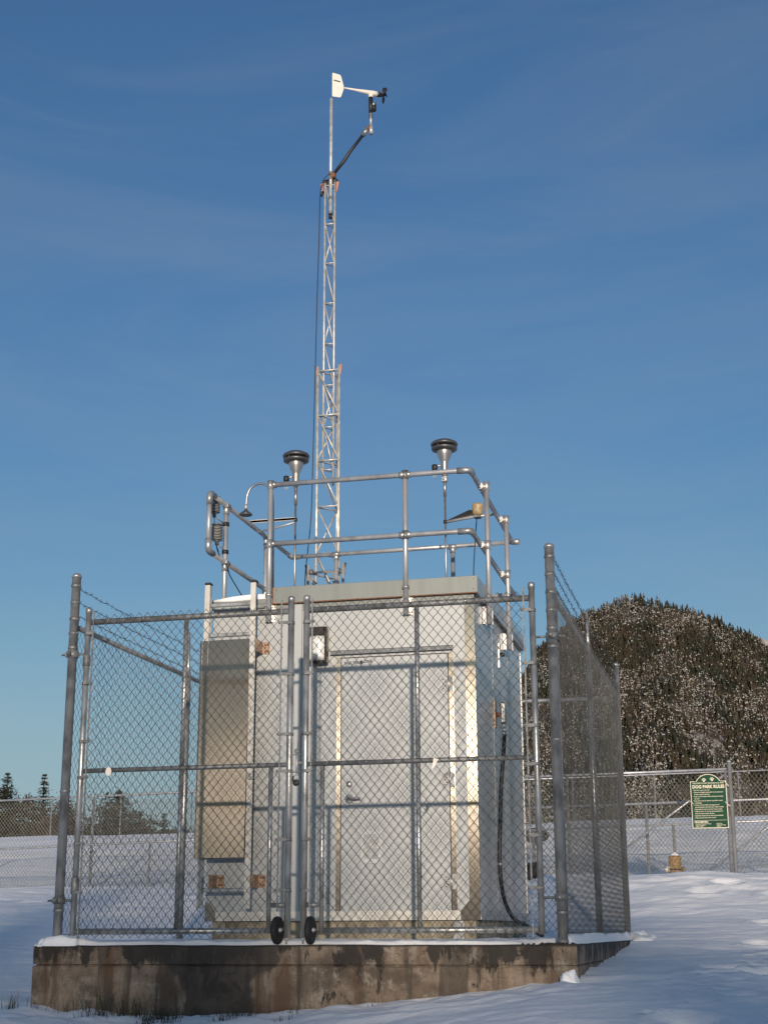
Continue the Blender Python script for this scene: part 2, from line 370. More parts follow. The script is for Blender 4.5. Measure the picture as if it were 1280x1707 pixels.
# footprints: a few trodden hollows right of the plinth
PRINTS = [(5.05, .6, .22), (5.35, .2, .2), (5.9, 1.1, .2), (6.3, 2.2, .22), (5.2, -1.3, .18), (5.6, -1.6, .2), (4.9, -2.3, .2), (6.1, .3, .2), (5.6, 9.5, .3), (4.6, 9.9, .3), (4.9, 10.6, .25), (6.0, 8.6, .25)]
_q = random.Random(23)
for _k in range(26):
    _t = _k / 25; PRINTS.append((4.75 + 1.1 * _t + _q.gauss(0, .05) + (.09 if _k % 2 else -.09), -2.6 + 8.5 * _t + _q.gauss(0, .06), .10))
PRINTS += [(5.35, 2.6, .2), (5.75, 3.5, .2), (5.3, 4.6, .2), (5.9, 5.6, .22), (5.4, 6.8, .22), (-1.2, 3.5, .25), (-1.8, 5.0, .25)]
def grow(a, b, step, k): 
    o = [a]; 
    while o[-1] < b: o.append(o[-1] + step); step *= k
    return o
xs = sorted(set([-v for v in grow(9.05, 3500, .12, 1.10)] + list(np.arange(-9, 9.01, .06)) + grow(9.05, 3500, .12, 1.10)))
ys = sorted(set([-v for v in grow(4.05, 3500, .12, 1.13)] + list(np.arange(-4, 6, .045)) + list(np.arange(6, 20, .07)) + grow(20.05, 60, .09, 1.02) + grow(61, 6000, 1.5, 1.12)))
nx, ny = len(xs), len(ys)
V = np.zeros((ny, nx, 3), dtype=np.float32)
for j, y in enumerate(ys):
    for i, x in enumerate(xs):
        z = ground_z(x, y)
        if 4.4 < x < 7 or x < -1:
            for (fx, fy, fr) in PRINTS:
                q = ((x - fx) ** 2 + ((y - fy) * .75) ** 2) / (fr * fr)
                if q < 2.2: z += -0.05 * min(1, fr / .17) * math.exp(-q * 3.2) + 0.026 * min(1, fr / .17) * math.exp(-(q - 1.1) ** 2 * 5)
        if 0.0 < x < 3.9 and .3 < y < 5.3: z = min(z, -.2)          # under the concrete base
        V[j, i] = (x, y, z)
I = np.arange(nx * ny).reshape(ny, nx)
F = np.stack([I[:-1, :-1], I[:-1, 1:], I[1:, 1:], I[1:, :-1]], -1).reshape(-1, 4)
npobj('snow_ground', V.reshape(-1, 3), F, 'snow', smooth=True, kind='structure')

# ------------------------------------------------------------------ mountain
RX = [(-1300, 0), (-900, 10), (-600, 60), (-480, 130), (-400, 200), (-322, 285), (-298, 314), (-289, 330), (-276, 354), (-264, 374), (-247, 387), (-222, 407), (-202, 419), (-173, 426), (-148, 435.5), (-120, 434), (-85, 423), (-54, 413), (-23, 396), (7, 379), (37, 358), (90, 322), (160, 290), (300, 250), (600, 150), (1200, 40), (1600, 0)]
def mnt_z(x, y):
    yr = 1985.0
    s = (y - 1080) / (yr - 1080)
    if s < 0: return -2 + s * 3
    H = itp(x, RX) + 7 * noise.noise(Vector((x * .035, 0, 3))) + 3 * noise.noise(Vector((x * .11, 0, 8)))
    if s <= 1:
        prof = 0.30 * s + 0.70 * (s ** 1.15)
        g_ = sin(min(1, s) * pi)
        z = H * prof + g_ * H / 435 * (34 * noise.noise(Vector((x * .011, y * .0028, 2))) + 12 * noise.noise(Vector((x * .03, y * .012, 5))))
    else:
        z = H - (y - yr) * 0.35
    return z - 6
mx_ = np.arange(-1400, 1601, 14.0); my_ = np.arange(1060, 2300, 14.0)
V = np.array([[(x, y, mnt_z(x, y)) for x in mx_] for y in my_], dtype=np.float32); ny, nx = V.shape[:2]
I = np.arange(nx * ny).reshape(ny, nx); F = np.stack([I[:-1, :-1], I[:-1, 1:], I[1:, 1:], I[1:, :-1]], -1).reshape(-1, 4)
npobj('mountain', V.reshape(-1, 3), F, 'mount', smooth=True, kind='structure')
# a paler snowy ridge further back
RX2 = [(-500, 300), (-150, 440), (-80, 487), (-31, 508), (9, 500), (48, 484), (150, 450), (400, 330), (900, 100), (1500, 0)]
def ridge2_z(x, y):
    s = (y - 2150) / 450.0; H = itp(x, RX2)
    return (H * min(1, 0.3 + .7 * s) if s <= 1 else H - (y - 2600) * .3) + 4 * noise.noise(Vector((x * .02, y * .02, 0)))
mx_ = np.arange(-500, 1501, 16.0); my_ = np.arange(2150, 3000, 16.0)
V = np.array([[(x, y, ridge2_z(x, y)) for x in mx_] for y in my_], dtype=np.float32); ny, nx = V.shape[:2]
I = np.arange(nx * ny).reshape(ny, nx); F = np.stack([I[:-1, :-1], I[:-1, 1:], I[1:, 1:], I[1:, :-1]], -1).reshape(-1, 4)
M['mount2'] = mat('far_snowy_slope', (0.50, 0.46, 0.42), 0.9, 0, 0.1, 0.12, col2=(0.16, 0.125, 0.10), lo=0.42, hi=0.62, spec=.1)
npobj('far_ridge', V.reshape(-1, 3), F, 'mount2', smooth=True, kind='structure')

def tree_proto(rng, tiers, seg, snowy, slim, brown=False):
    V = []; F = []; Mi = []
    if brown:                              # airy broadleaf: scattered twig triangles
        for k in range(34):
            a = rng.uniform(0, 2 * pi); h = rng.uniform(.15, 1); r = .30 * math.sqrt(rng.uniform(0, 1)) * (1.15 - abs(h - .55))
            c = np.array([r * cos(a), r * sin(a), h]); n = len(V)
            for q in range(3): V.append(c + rng.normal(0, .055, 3) * np.array([1, 1, 1.5]))
            F.append((n, n + 1, n + 2)); Mi.append(1 if rng.random() < .12 * snowy else 2)
        return np.array(V), np.array(F), np.array(Mi)
    for t in range(tiers):
        z0 = .06 + .84 * t / tiers; z1 = min(1.0, z0 + 1.5 / tiers); R = slim * (1 - t / tiers) ** .85 + .03
        n = len(V); ph = rng.uniform(0, 6.28); V.append(np.array([rng.normal(0, .01), rng.normal(0, .01), z1]))
        for j in range(seg):
            a = ph + 2 * pi * j / seg; r = R * (1.0 if j % 2 == 0 else .5) * rng.uniform(.7, 1.25)
            V.append(np.array([r * cos(a), r * sin(a), z0 + rng.uniform(-.03, .03) - (0.03 if j % 2 == 0 else -.02)]))
        for j in range(seg):
            F.append((n, n + 1 + j, n + 1 + (j + 1) % seg)); Mi.append(0)
            if rng.random() < snowy:       # slab of snow lying on the bough tip
                A = V[n]; B = V[n + 1 + j]; C = V[n + 1 + (j + 1) % seg]; m_ = len(V); up_ = np.array([0, 0, .022])
                V.append(A * .5 + B * .5 + up_); V.append(B * 1.04 + up_ * .6); V.append(C * .95 + A * .05 + up_)
                F.append((m_, m_ + 1, m_ + 2)); Mi.append(1)
    return np.array(V), np.array(F), np.array(Mi)
r_ = np.random.default_rng(3)
protos = {'dark': [tree_proto(r_, 5, 6, .08, .20) for _ in range(5)], 'snow': [tree_proto(r_, 5, 6, .42, .23) for _ in range(6)],
          'brown': [tree_proto(r_, 0, 0, .6, 0, True) for _ in range(4)]}
def forest(name, n, xr, yr, zf, hr, seedoff, dens=None):
    rng = np.random.default_rng(11 + seedoff); buckets = {}
    for _ in range(n):
        x = rng.uniform(*xr); y = rng.uniform(*yr)
        if dens is not None and rng.random() > dens(x, y): continue
        z = zf(x, y); kn = noise.noise(Vector((x * .012, y * .006, 4))) + .6 * noise.noise(Vector((x * .04, y * .018, 9))); s_ = (y - 1080) / 905
        if kn > .24: kind = 'brown' if rng.random() < .85 else 'snow'
        else:
            ps = .82 if s_ < .72 else (.30 if s_ < .93 else .5)
            ps += -.22 + 1.5 * noise.noise(Vector((x * .028, y * .007, 21))) + .7 * noise.noise(Vector((x * .09, y * .03, 31))) - (.4 if x > -60 and s_ < .62 else 0)
            kind = 'snow' if rng.random() < ps else 'dark'
        k = (kind, int(rng.integers(len(protos[kind])))); h = rng.uniform(*hr) * (.75 if kind == 'brown' else 1) * (1.25 if rng.random() < .12 else 1)
        buckets.setdefault(k, []).append((x, y, z, h, rng.uniform(0, 6.28), h * rng.uniform(.8, 1.15)))
    VV = []; FF = []; MM = []; off = 0
    for (kind, i), lst in buckets.items():
        pv, pf, pm = protos[kind][i]; a = np.array(lst); c, s_ = np.cos(a[:, 4]), np.sin(a[:, 4])
        X = a[:, 5, None] * (pv[None, :, 0] * c[:, None] - pv[None, :, 1] * s_[:, None]) + a[:, 0, None]
        Y = a[:, 5, None] * (pv[None, :, 0] * s_[:, None] + pv[None, :, 1] * c[:, None]) + a[:, 1, None]
        Z = a[:, 3, None] * pv[None, :, 2] + a[:, 2, None]
        VV.append(np.stack([X, Y, Z], -1).reshape(-1, 3)); m_ = len(lst)
        FF.append((pf[None] + (np.arange(m_) * len(pv))[:, None, None]).reshape(-1, 3) + off); MM.append(np.tile(pm, m_)); off += m_ * len(pv)
    npobj(name, np.concatenate(VV), np.concatenate(FF), ['mtree', 'msnow', 'mbrown'], matidx=np.concatenate(MM), kind='stuff',
          label='snow dusted conifer forest covering the steep mountainside', cat='forest')
forest('mountain_forest', 27000, (-430, 190), (1180, 1990), mnt_z, (9, 15.5), 0)

# the wood behind the photographer, whose tops keep the low sun off the foreground
def wood(n):
    rng = np.random.default_rng(77); VV = []; FF = []; MM = []; off = 0
    for _ in range(n):
        x = rng.uniform(-40, 110); y = rng.uniform(-172, -138); pv, pf, pm = protos['dark'][int(rng.integers(5))]
        z = base_z(x, y) - .5; h = rng.uniform(*WOOD_H) - z; a = rng.uniform(0, 6.28); w = h * 1.05
        X = np.stack([w * (pv[:, 0] * cos(a) - pv[:, 1] * sin(a)) + x, w * (pv[:, 0] * sin(a) + pv[:, 1] * cos(a)) + y, h * pv[:, 2] + z], -1)
        VV.append(X); FF.append(pf + off); MM.append(pm); off += len(pv)
    npobj('wood', np.concatenate(VV), np.concatenate(FF), ['mtree', 'msnow', 'mbrown'], matidx=np.concatenate(MM), kind='stuff', label='conifer wood behind the photographer', cat='wood')
WOOD_H = (10.5, 20.6)
wood(240)

# ------------------------------------------------------------------ near trees beyond the snowy crest
def conifer(x, y, zb, h, rad, label, seed):
    rng = np.random.default_rng(seed); t = root('conifer_tree', (x, y, zb), label, 'tree', 'trees beyond the snow bank')
    MB().tube([(x, y, zb), (x + rng.normal(0, .05), y, zb + h * .5), (x, y, zb + h * .97)], .1, 7, radii=[.16, .1, .015]).build('trunk', 'bark', t)
    V = []; F = []
    nw = int(h * 5.4)
    for i in range(nw):
        f = (i + rng.uniform(-.3, .3)) / nw; z = zb + h * (.06 + .92 * f); R = 1.2 * rad * max(.01, (1 - f)) ** 1.1 + .06
        for b_ in range(17):
            a = rng.uniform(0, 2 * pi); Lb = R * rng.uniform(.6, 1.25); nn = max(3, int(Lb * 6))
            for k in range(nn):
                q = (k + rng.uniform(0, 1)) / nn * Lb; px = x + q * cos(a); py = y + q * sin(a); pz = z + .10 * q - .05 * q * q * 2 + rng.normal(0, .03)
                s_ = (.24 * (1.2 - .6 * q / max(Lb, .1)) + .03) * (.35 + .75 * (1 - f))
                for _ in range(2):
                    n = len(V); d = rng.normal(0, 1, 3); d /= np.linalg.norm(d); e = rng.normal(0, 1, 3); e[2] -= .4; e /= np.linalg.norm(e)
                    V += [(px, py, pz), (px + s_ * 1.5 * (cos(a) * .6 + d[0] * .6), py + s_ * 1.5 * (sin(a) * .6 + d[1] * .6), pz + s_ * .7 * d[2]), (px + s_ * .45 * e[0], py + s_ * .45 * e[1], pz + s_ * .45 * e[2])]
                    F.append((n, n + 1, n + 2))
    npobj('crown', V, F, 'needle', t)
def bare_tree(x, y, zb, h, label, seed, spread=.5, name='bare_shrub'):
    rnd = random.Random(seed); t = root(name, (x, y, zb), label, 'bare tree', 'trees beyond the snow bank')
    mb = MB(); st = MB()
    def br(p, d, ln, r, dep, m_):
        q = p + d * ln * .5 + Vector((rnd.gauss(0, .04), rnd.gauss(0, .04), 0)) * ln; e = q + (d + Vector((rnd.gauss(0, .15), rnd.gauss(0, .15), rnd.gauss(.05, .1)))).normalized() * ln * .5
        m_.tube([p, q, e], r, 3 if dep > 0 else 5, caps=False, radii=[r, r * .8, r * .55])
        if dep < 5:
            for _ in range(3 if dep < 4 else 4):
                nd = (d + Vector((rnd.gauss(0, spread), rnd.gauss(0, spread), rnd.gauss(.1, spread * .6)))).normalized()
                br(p.lerp(e, rnd.uniform(.45, 1)), nd, ln * rnd.uniform(.5, .75), max(.007, r * .55), dep + 1, mb)
    for k in range(4):
        br(Vector((x + rnd.gauss(0, .25), y + rnd.gauss(0, .25), zb)), Vector((rnd.gauss(0, .3), rnd.gauss(0, .3), 1)).normalized(), h * .38, .05, 0, st)
    st.build('trunk', 'bark', t); mb.build('crown', 'twig', t)
def bush(x, y, zb, h, rad, label, seed, name='evergreen_shrub', m='needle'):
    rng = np.random.default_rng(seed); t = root(name, (x, y, zb), label, 'shrub', 'trees beyond the snow bank')
    st = MB(); V = []; F = []
    for q in range(5):
        a = rng.uniform(0, 6.28); st.tube([(x, y, zb), (x + rad * .3 * cos(a), y + rad * .3 * sin(a), zb + h * .5), (x + rad * .5 * cos(a), y + rad * .5 * sin(a), zb + h * .85)], .05, 5, radii=[.07, .04, .012])
    st.build('trunk', 'bark', t)
    for q in range(60):
        a = rng.uniform(0, 6.28); f = rng.uniform(.05, 1); rr_ = rad * math.sqrt(rng.uniform(0, 1)) * math.sqrt(max(.05, 1 - f ** 2.2)) ; c = np.array([x + rr_ * cos(a), y + rr_ * sin(a), zb + h * f * rng.uniform(.82, 1.0)]); cs = rng.uniform(.16, .42)
        P = c + rng.normal(0, cs, (70, 3)) * np.array([1, 1, .75])
        for p in P:
            n = len(V); e = rng.normal(0, .075, (2, 3)); V += [tuple(p), tuple(p + e[0]), tuple(p + e[1] + [0, 0, .05])]; F.append((n, n + 1, n + 2))
    npobj('crown', V, F, m, t)
M['brush'] = mat('reddish_brush', (0.060, 0.040, 0.026), 0.8, 0, 0.3, 2, col2=(0.028, 0.026, 0.016), spec=.1)
bush(-37.6, 69.2, 2.7, 6.0, 1.9, 'dense dark shrub mass under the evergreen at the left photo edge', 51)
bush(-31.1, 71.0, 2.7, 5.2, 2.2, 'rounded dark evergreen shrub in front of the broad tree behind the gate mesh', 52)
bush(-36.0, 69.6, 2.7, 5.3, 1.5, 'reddish brown shrub filling the gap between the two left evergreens', 41, 'brown_shrub', 'brush')
bush(-34.3, 70.4, 2.7, 5.0, 1.4, 'reddish brown shrub just right of the slender evergreen', 42, 'brown_shrub', 'brush')
bush(-33.3, 70.9, 2.7, 3.9, 1.1, 'low dark shrub ending at the tall left corner post', 43)
bush(-29.4, 72.0, 2.7, 3.7, 1.3, 'low dark shrub right of the broad evergreen behind the gate mesh', 44)
bush(-28.0, 72.4, 2.7, 3.2, 1.1, 'lowest dark shrub beside the left gate centre upright', 45)
bush(-27.0, 72.7, 2.7, 3.0, 1.0, 'lowest dark shrub beside the shelter ladder rail', 46)
bush(-31.6, 72.4, 2.7, 4.4, 1.7, 'dark evergreen shrub at the foot of the broad tree behind the gate mesh', 47)
conifer(-36.9, 68.5, 2.7, 6.6, 3.0, 'tall dark evergreen cut by the left edge of the photo', 1)
conifer(-35.0, 69.4, 2.7, 6.5, 1.9, 'slender pointed dark evergreen second from the left edge', 2)
conifer(-38.6, 70.5, 2.7, 5.6, 3.0, 'dark evergreen mass beyond the bank at the far left', 21)
conifer(-34.0, 71.0, 2.7, 4.6, 2.6, 'reddish dark low evergreen behind the thin far fence post', 3)
conifer(-32.9, 71.5, 2.7, 4.1, 2.2, 'low dark evergreen just left of the tall front left post', 4)
bare_tree(-34.2, 69.3, 2.7, 5.4, 'leafless grey shrub between slender evergreen and fence corner post', 5)
bare_tree(-33.1, 69.9, 2.7, 5.1, 'leafless twiggy shrub touching the tall left corner post', 6)
conifer(-31.1, 71.3, 2.7, 5.7, 3.1, 'broad dark evergreen seen through the left gate mesh, tallest there', 7)
conifer(-32.2, 71.9, 2.7, 4.5, 2.4, 'left shoulder evergreen beside the broad tree behind the gate mesh', 8)
conifer(-30.1, 72.2, 2.7, 4.5, 2.2, 'right shoulder evergreen beside the broad tree behind the gate mesh', 9)
conifer(-28.7, 72.6, 2.7, 4.3, 1.7, 'small pointed evergreen left of the gate centre upright', 10)
conifer(-27.6, 73.0, 2.7, 3.8, 2.0, 'lowest small evergreen close to the shelter ladder', 12)
conifer(-26.4, 73.0, 2.7, 3.9, 2.0, 'small evergreen half hidden behind the ladder guard', 13)
bare_tree(5.2, 79, 2.7, 5.6, 'brown leafless thicket right of the dog park sign', 14, .35)
bare_tree(6.6, 80, 2.7, 5.8, 'brown leafless thicket at the right edge of the photo', 15, .35)

# ------------------------------------------------------------------ far fences
def fabric(name, p0, u, length, z0, z1, rad, m, parent, D=0.072, sides=4, zf=None, kind=None, k0=0, wv=.8):
    """woven chain link: zigzag wires hooked into each other"""
    u = np.array(u, dtype=float); n = np.array([-u[1], u[0], 0.0]); u3 = np.array([u[0], u[1], 0.0]); h = D / 2
    hv = h * 1.2; K = int(length / h); J = int((z1 - z0) / hv) + 1
    k = np.arange(K)[:, None]; j = np.arange(J)[None, :]
    par = (j + k + k0) % 2
    s_ = (k + par) * h + (par * 2 - 1) * rad * .9
    z = z0 + j * hv + 0 * k; off = (par * 2 - 1) * rad * wv
    if zf is not None: z = z + zf(s_)
    P = np.array(p0)[None, None, :] + s_[..., None] * u3 + off[..., None] * n; P = P.copy(); P[..., 2] = z
    if sides == 4: ring = [(1.41, 0), (0, 1), (-1.41, 0), (0, -1)]
    else: ring = [(1.41, -.5), (0, 1), (-1.41, -.5)]
    R = np.stack([P + rad * (a * u3 + b_ * n) for a, b_ in ring], 2)     # K,J,sides,3
    V = R.reshape(-1, 3); idx = np.arange(K * J * sides).reshape(K, J, sides)
    A = idx[:, :-1]; B = idx[:, 1:]; F = np.stack([A, np.roll(A, -1, 2), np.roll(B, -1, 2), B], -1).reshape(-1, 4)
    return npobj(name, V, F, m, parent, smooth=True, kind=kind)

def post(mb, x, y, z0, z1, r, seg=12):
    mb.lathe([(r, z0), (r, z1 - r * .9), (r * 1.12, z1 - r * .9), (r * 1.12, z1 - r * .5), (r * .9, z1 - r * .15), (r * .5, z1 + r * .1), (0, z1 + r * .15)], (x, y, 0), seg=seg); return mb

def far_fence(label, y, x0, x1, posts, ztop, grp, pr=.022, wr=.0022, mrail=None, rail=True, braces=(), zf=None, zb=None, D=.072, tall=None):
    t = root('chain_link_fence', ((x0 + x1) / 2, y, base_z((x0 + x1) / 2, y)), label, 'fence', grp)
    if rail: MB().tube([(x0, y, ztop(x0)), (x1 if rail is True else rail, y, ztop(x1 if rail is True else rail))], .021, 8).build('top_rail', 'alu', t)
    for px in posts: post(MB(), px, y, base_z(px, y) - .1, (tall or {}).get(px, ztop(px) + .02), pr * (1.35 if tall and px in tall else 1)).build('post', 'alu', t)
    for (a, b_) in braces: MB().tube([(a[0], y + .02, a[1]), (b_[0], y + .02, b_[1])], .017, 8).build('brace', 'alu', t)
    zlo = min(base_z(x, y) for x in (x0, x1, (x0 + x1) / 2)) - .02
    fabric('chain_link_mesh', (x0, y - .03, 0), (1, 0), x1 - x0, zlo, min(ztop(x0), ztop(x1)) - .0, wr, 'wire_far', t, D=D, sides=3)
    return t
far_fence('tall chain link fence with diagonal braces that carries the dog park sign', 12.98, 1.0, 8.6, [2.44, 4.92, 4.985, 7.6], lambda x: 2.455 + .012 * (x - 3.3), 'dog park fences',
          rail=4.92, tall={4.985: 2.61}, braces=(((3.25, 1.24), (4.92, 2.40)), ((4.60, .93), (6.4, 2.2))), pr=.024)
MB().tube([(5.0, 12.95, 2.44), (8.6, 12.95, 2.47)], .004, 5).build('tension_wire', 'galv_dark', bpy.data.objects['chain_link_fence'])
far_fence('low chain link fence with bluish rail behind the dog park sign', 13.95, 1.0, 8.6, [1.5, 3.6, 6.4, 8.5], lambda x: 2.045 + .014 * (x - 3.3), 'dog park fences', pr=.025)
far_fence('second low chain link fence further up the snow behind the hydrant', 19.0, .2, 9.0, [1.0, 3.76, 6.5, 8.9], lambda x: 2.02 + .02 * (x - 2.8), 'dog park fences', pr=.03)
far_fence('tall chain link fence on the left whose top rail crosses the trees', 17.0, -11.5, -1.0, [-11.0, -7.6, -4.2, -1.1], lambda x: 2.655 + .0175 * (x + 9.7), 'dog park fences', pr=.028)
far_fence('low chain link fence standing in the snow left of the shelter', 16.2, -11.5, -1.0, [-10.0, -7.92, -6.02, -4.1, -2.2], lambda x: 1.635 + .027 * (x + 9.2), 'dog park fences', pr=.022)
far_fence('distant thin chain link fence along the crest of the snow bank', 35.0, -24, 12, [-24 + 2.48 * k - .86 for k in range(1, 15)], lambda x: 4.36 + .012 * (x + 18), 'dog park fences', pr=.022, wr=.003, D=.12)

# ------------------------------------------------------------------ dog park sign
def text(body, size, x, z, y, parent, m='cream', align='LEFT', bold=0.0, name='lettering', sx=1.0):
    cu = bpy.data.curves.new('t', 'FONT'); cu.body = body; cu.size = size; cu.align_x = align; cu.extrude = 0.0006; cu.offset = bold; cu.resolution_u = 3
    tmp = bpy.data.objects.new('t', cu); COL.objects.link(tmp); dg = bpy.context.evaluated_depsgraph_get()
    me = bpy.data.meshes.new_from_object(tmp.evaluated_get(dg)); bpy.data.objects.remove(tmp); bpy.data.curves.remove(cu)
    o_ = ORG[parent.name]
    for v in me.vertices: c = v.co.copy(); v.co = Vector((x + c.x * sx, y - c.z, z + c.y)) - o_
    me.materials.clear(); me.materials.append(M[m]); me.name = name
    o = bpy.data.objects.new(name, me); COL.objects.link(o); o.parent = parent; ORG[o.name] = o_; return o
SX0, SX1, SZ0, SZ1 = 4.375, 4.925, 1.565, 2.285; SY = 12.86
t = root('notice_sign', ((SX0 + SX1) / 2, SY, SZ0), 'green arched dog park rules sign with cream lettering tied to the tall fence', 'sign')
def arch_outline(e):
    P = [(SX0 + e, SZ0 + e), (SX1 - e, SZ0 + e), (SX1 - e, SZ1 - e)]
    cx = (SX0 + SX1) / 2; hw = .185; zc = SZ1 - .10; R = math.hypot(hw, .10)
    a0 = math.asin(min(1, (SZ1 - zc) / R))
    for k in range(15):
        a = a0 + (pi - 2 * a0) * k / 14; P.append((cx + (R - e) * cos(a), zc + (R - e) * sin(a)))
    P.append((SX0 + e, SZ1 - e)); return P
MB().prism([(x, SY, z) for x, z in arch_outline(0)], (0, 1, 0), .012).build('border_plate', 'cream', t)
MB().prism([(x, SY - .004, z) for x, z in arch_outline(.011)], (0, 1, 0), .0035).build('face_plate', 'sign', t)
ty = SY - .0052; cx = (SX0 + SX1) / 2
for px, pz in ((cx - .062, SZ1 + .016), (cx + .062, SZ1 + .026)):
    mb = MB()
    def disc(a, b_, r, e=1.0):
        mb.prism([(a + r * cos(q * pi / 5), ty, b_ + r * e * sin(q * pi / 5)) for q in range(10)], (0, 1, 0), .0015)
    disc(px, pz - .012, .0165); [disc(px + d, pz + h, .0085, 1.25) for d, h in ((-.024, .006), (-.009, .020), (.009, .020), (.024, .006))]
    mb.build('paw_print', 'cream', t)
text('WELCOME TO PORT EDWARD DOG PARK', .026, cx, SZ1 - .040, ty, t, align='CENTER', bold=.0006, sx=.95)
text('DOG PARK RULES', .068, cx, SZ1 - .108, ty, t, align='CENTER', bold=.0028, sx=.89)
lines = ['\u2022 Use Park at your own risk', '\u2022 Owners are legally responsible for the behaviour', '   of their dog(s) at all times', '\u2022 Dogs must be leashed while entering and exiting', '   the park',
         '\u2022 Dog waste must be cleaned up by their owners', '   immediately', '\u2022 Owners must be within the dog park and', '   supervising their dog with leash readily available', '\u2022 Dog handlers must be at least 16 years of age',
         '\u2022 Children under 12 must be accompanied by an', '   adult and supervised at all times', '\u2022 Aggressive dogs must be removed immediately', '\u2022 Dogs must be under voice control']
for k, s_ in enumerate(lines): text(s_, .0245, SX0 + .035, SZ1 - .145 - k * .0325, ty, t, bold=.0004, sx=.92)
MB().box((SX0 + .03, ty, SZ0 + .118), (SX1 - .03, ty + .0015, SZ0 + .122)).build('divider_line', 'cream', t)
text('PROHIBITED:', .036, SX0 + .035, SZ0 + .083, ty, t, bold=.0014)
for k, s_ in enumerate(['\u2022 Human & Dog Food/Treats', '\u2022 Glass Containers', '\u2022 Dogs in Heat']): text(s_, .023, SX0 + .04, SZ0 + .060 - k * .020, ty, t, bold=.0003, sx=.9)
for k, s_ in enumerate(['\u2022 Sick Dogs', '\u2022 Aggressive Dogs', '\u2022 Puppies']): text(s_, .023, SX0 + .36, SZ0 + .060 - k * .020, ty, t, bold=.0003, sx=.85)
for (a, b_) in (((SX0 - .015, SZ0 + .42), (SX0 + .03, SZ0 + .375)), ((SX1 - .035, SZ0 + .395), (SX1 + .035, SZ0 + .33)), ((SX1 - .02, SZ1 - .02), (SX1 + .035, SZ1 - .08))):
    MB().tube([(a[0], SY - .012, a[1]), (b_[0], SY - .012, b_[1]), (b_[0] + .004, SY + .05, b_[1] - .005)], .006, 6).build('cable_tie', 'white', t)

# hydrant
hx, hy, hz = 3.965, 14.95, .855
t = root('fire_hydrant', (hx, hy, hz), 'ochre fire hydrant half sunk in snow behind the dog park fence', 'hydrant')
MB().lathe([(.115, -.1), (.115, .07), (.105, .085), (.105, .13), (.12, .14), (.12, .19), (.105, .20), (.105, .34), (.112, .35), (.112, .375), (.085, .40), (.03, .415), (.02, .43), (0, .43)], (hx, hy, hz), seg=20).build('barrel', 'hydrant', t)
MB().lathe([(.107, .155), (.124, .158), (.124, .185), (.107, .188)], (hx, hy, hz), seg=20).build('band', 'rubber', t)
MB().lathe([(.055, 0), (.055, .05), (.062, .05), (.062, .075), (.02, .08), (.018, .1)], (hx - .09, hy - .03, hz + .18), (-.9, -.45, .0), 14).build('nozzle_cap', 'white', t, label='pale nozzle cap')
MB().lathe([(.045, 0), (.045, .05), (.05, .05), (.05, .065), (.015, .07)], (hx + .09, hy - .02, hz + .17), (1, -.1, 0), 14).build('side_nozzle', 'hydrant', t)
MB().lathe([(.06, .37), (.085, .39), (.06, .43), (.025, .455), (0, .46)], (hx, hy, hz), seg=14).build('snow_cap', 'snow', t)

# dark rock seen past the shelter corner
def blob(name, c, r, m, seed, label, cat, squash=.7):
    bpyV = []; mb = MB(); n, q = 14, 10
    prof = []
    for i in range(q + 1):
        th = pi * i / q
        for j in range(n):
            ph = 2 * pi * j / n; d = Vector((sin(th) * cos(ph), sin(th) * sin(ph), cos(th)))
            k = r * (1 + .35 * noise.noise(d * 1.7 + Vector((seed, 0, 0)))); bpyV.append((c[0] + d.x * k, c[1] + d.y * k, c[2] + d.z * k * squash))
    F = [(i * n + j, (i + 1) * n + j, (i + 1) * n + (j + 1) % n, i * n + (j + 1) % n) for i in range(q) for j in range(n)]
    mb.add(bpyV, F, False).build(name, m, None, label, cat)
blob('boulder', (2.45, 8.8, .80), .15, 'rock', 3, 'small dark boulder in the snow beside the right wall of the shelter', 'rock')
blob('boulder', (.98, 19.6, 1.92), .26, 'rock', 8, 'dark boulder high on the snow beside the shelter wall', 'rock', .55)

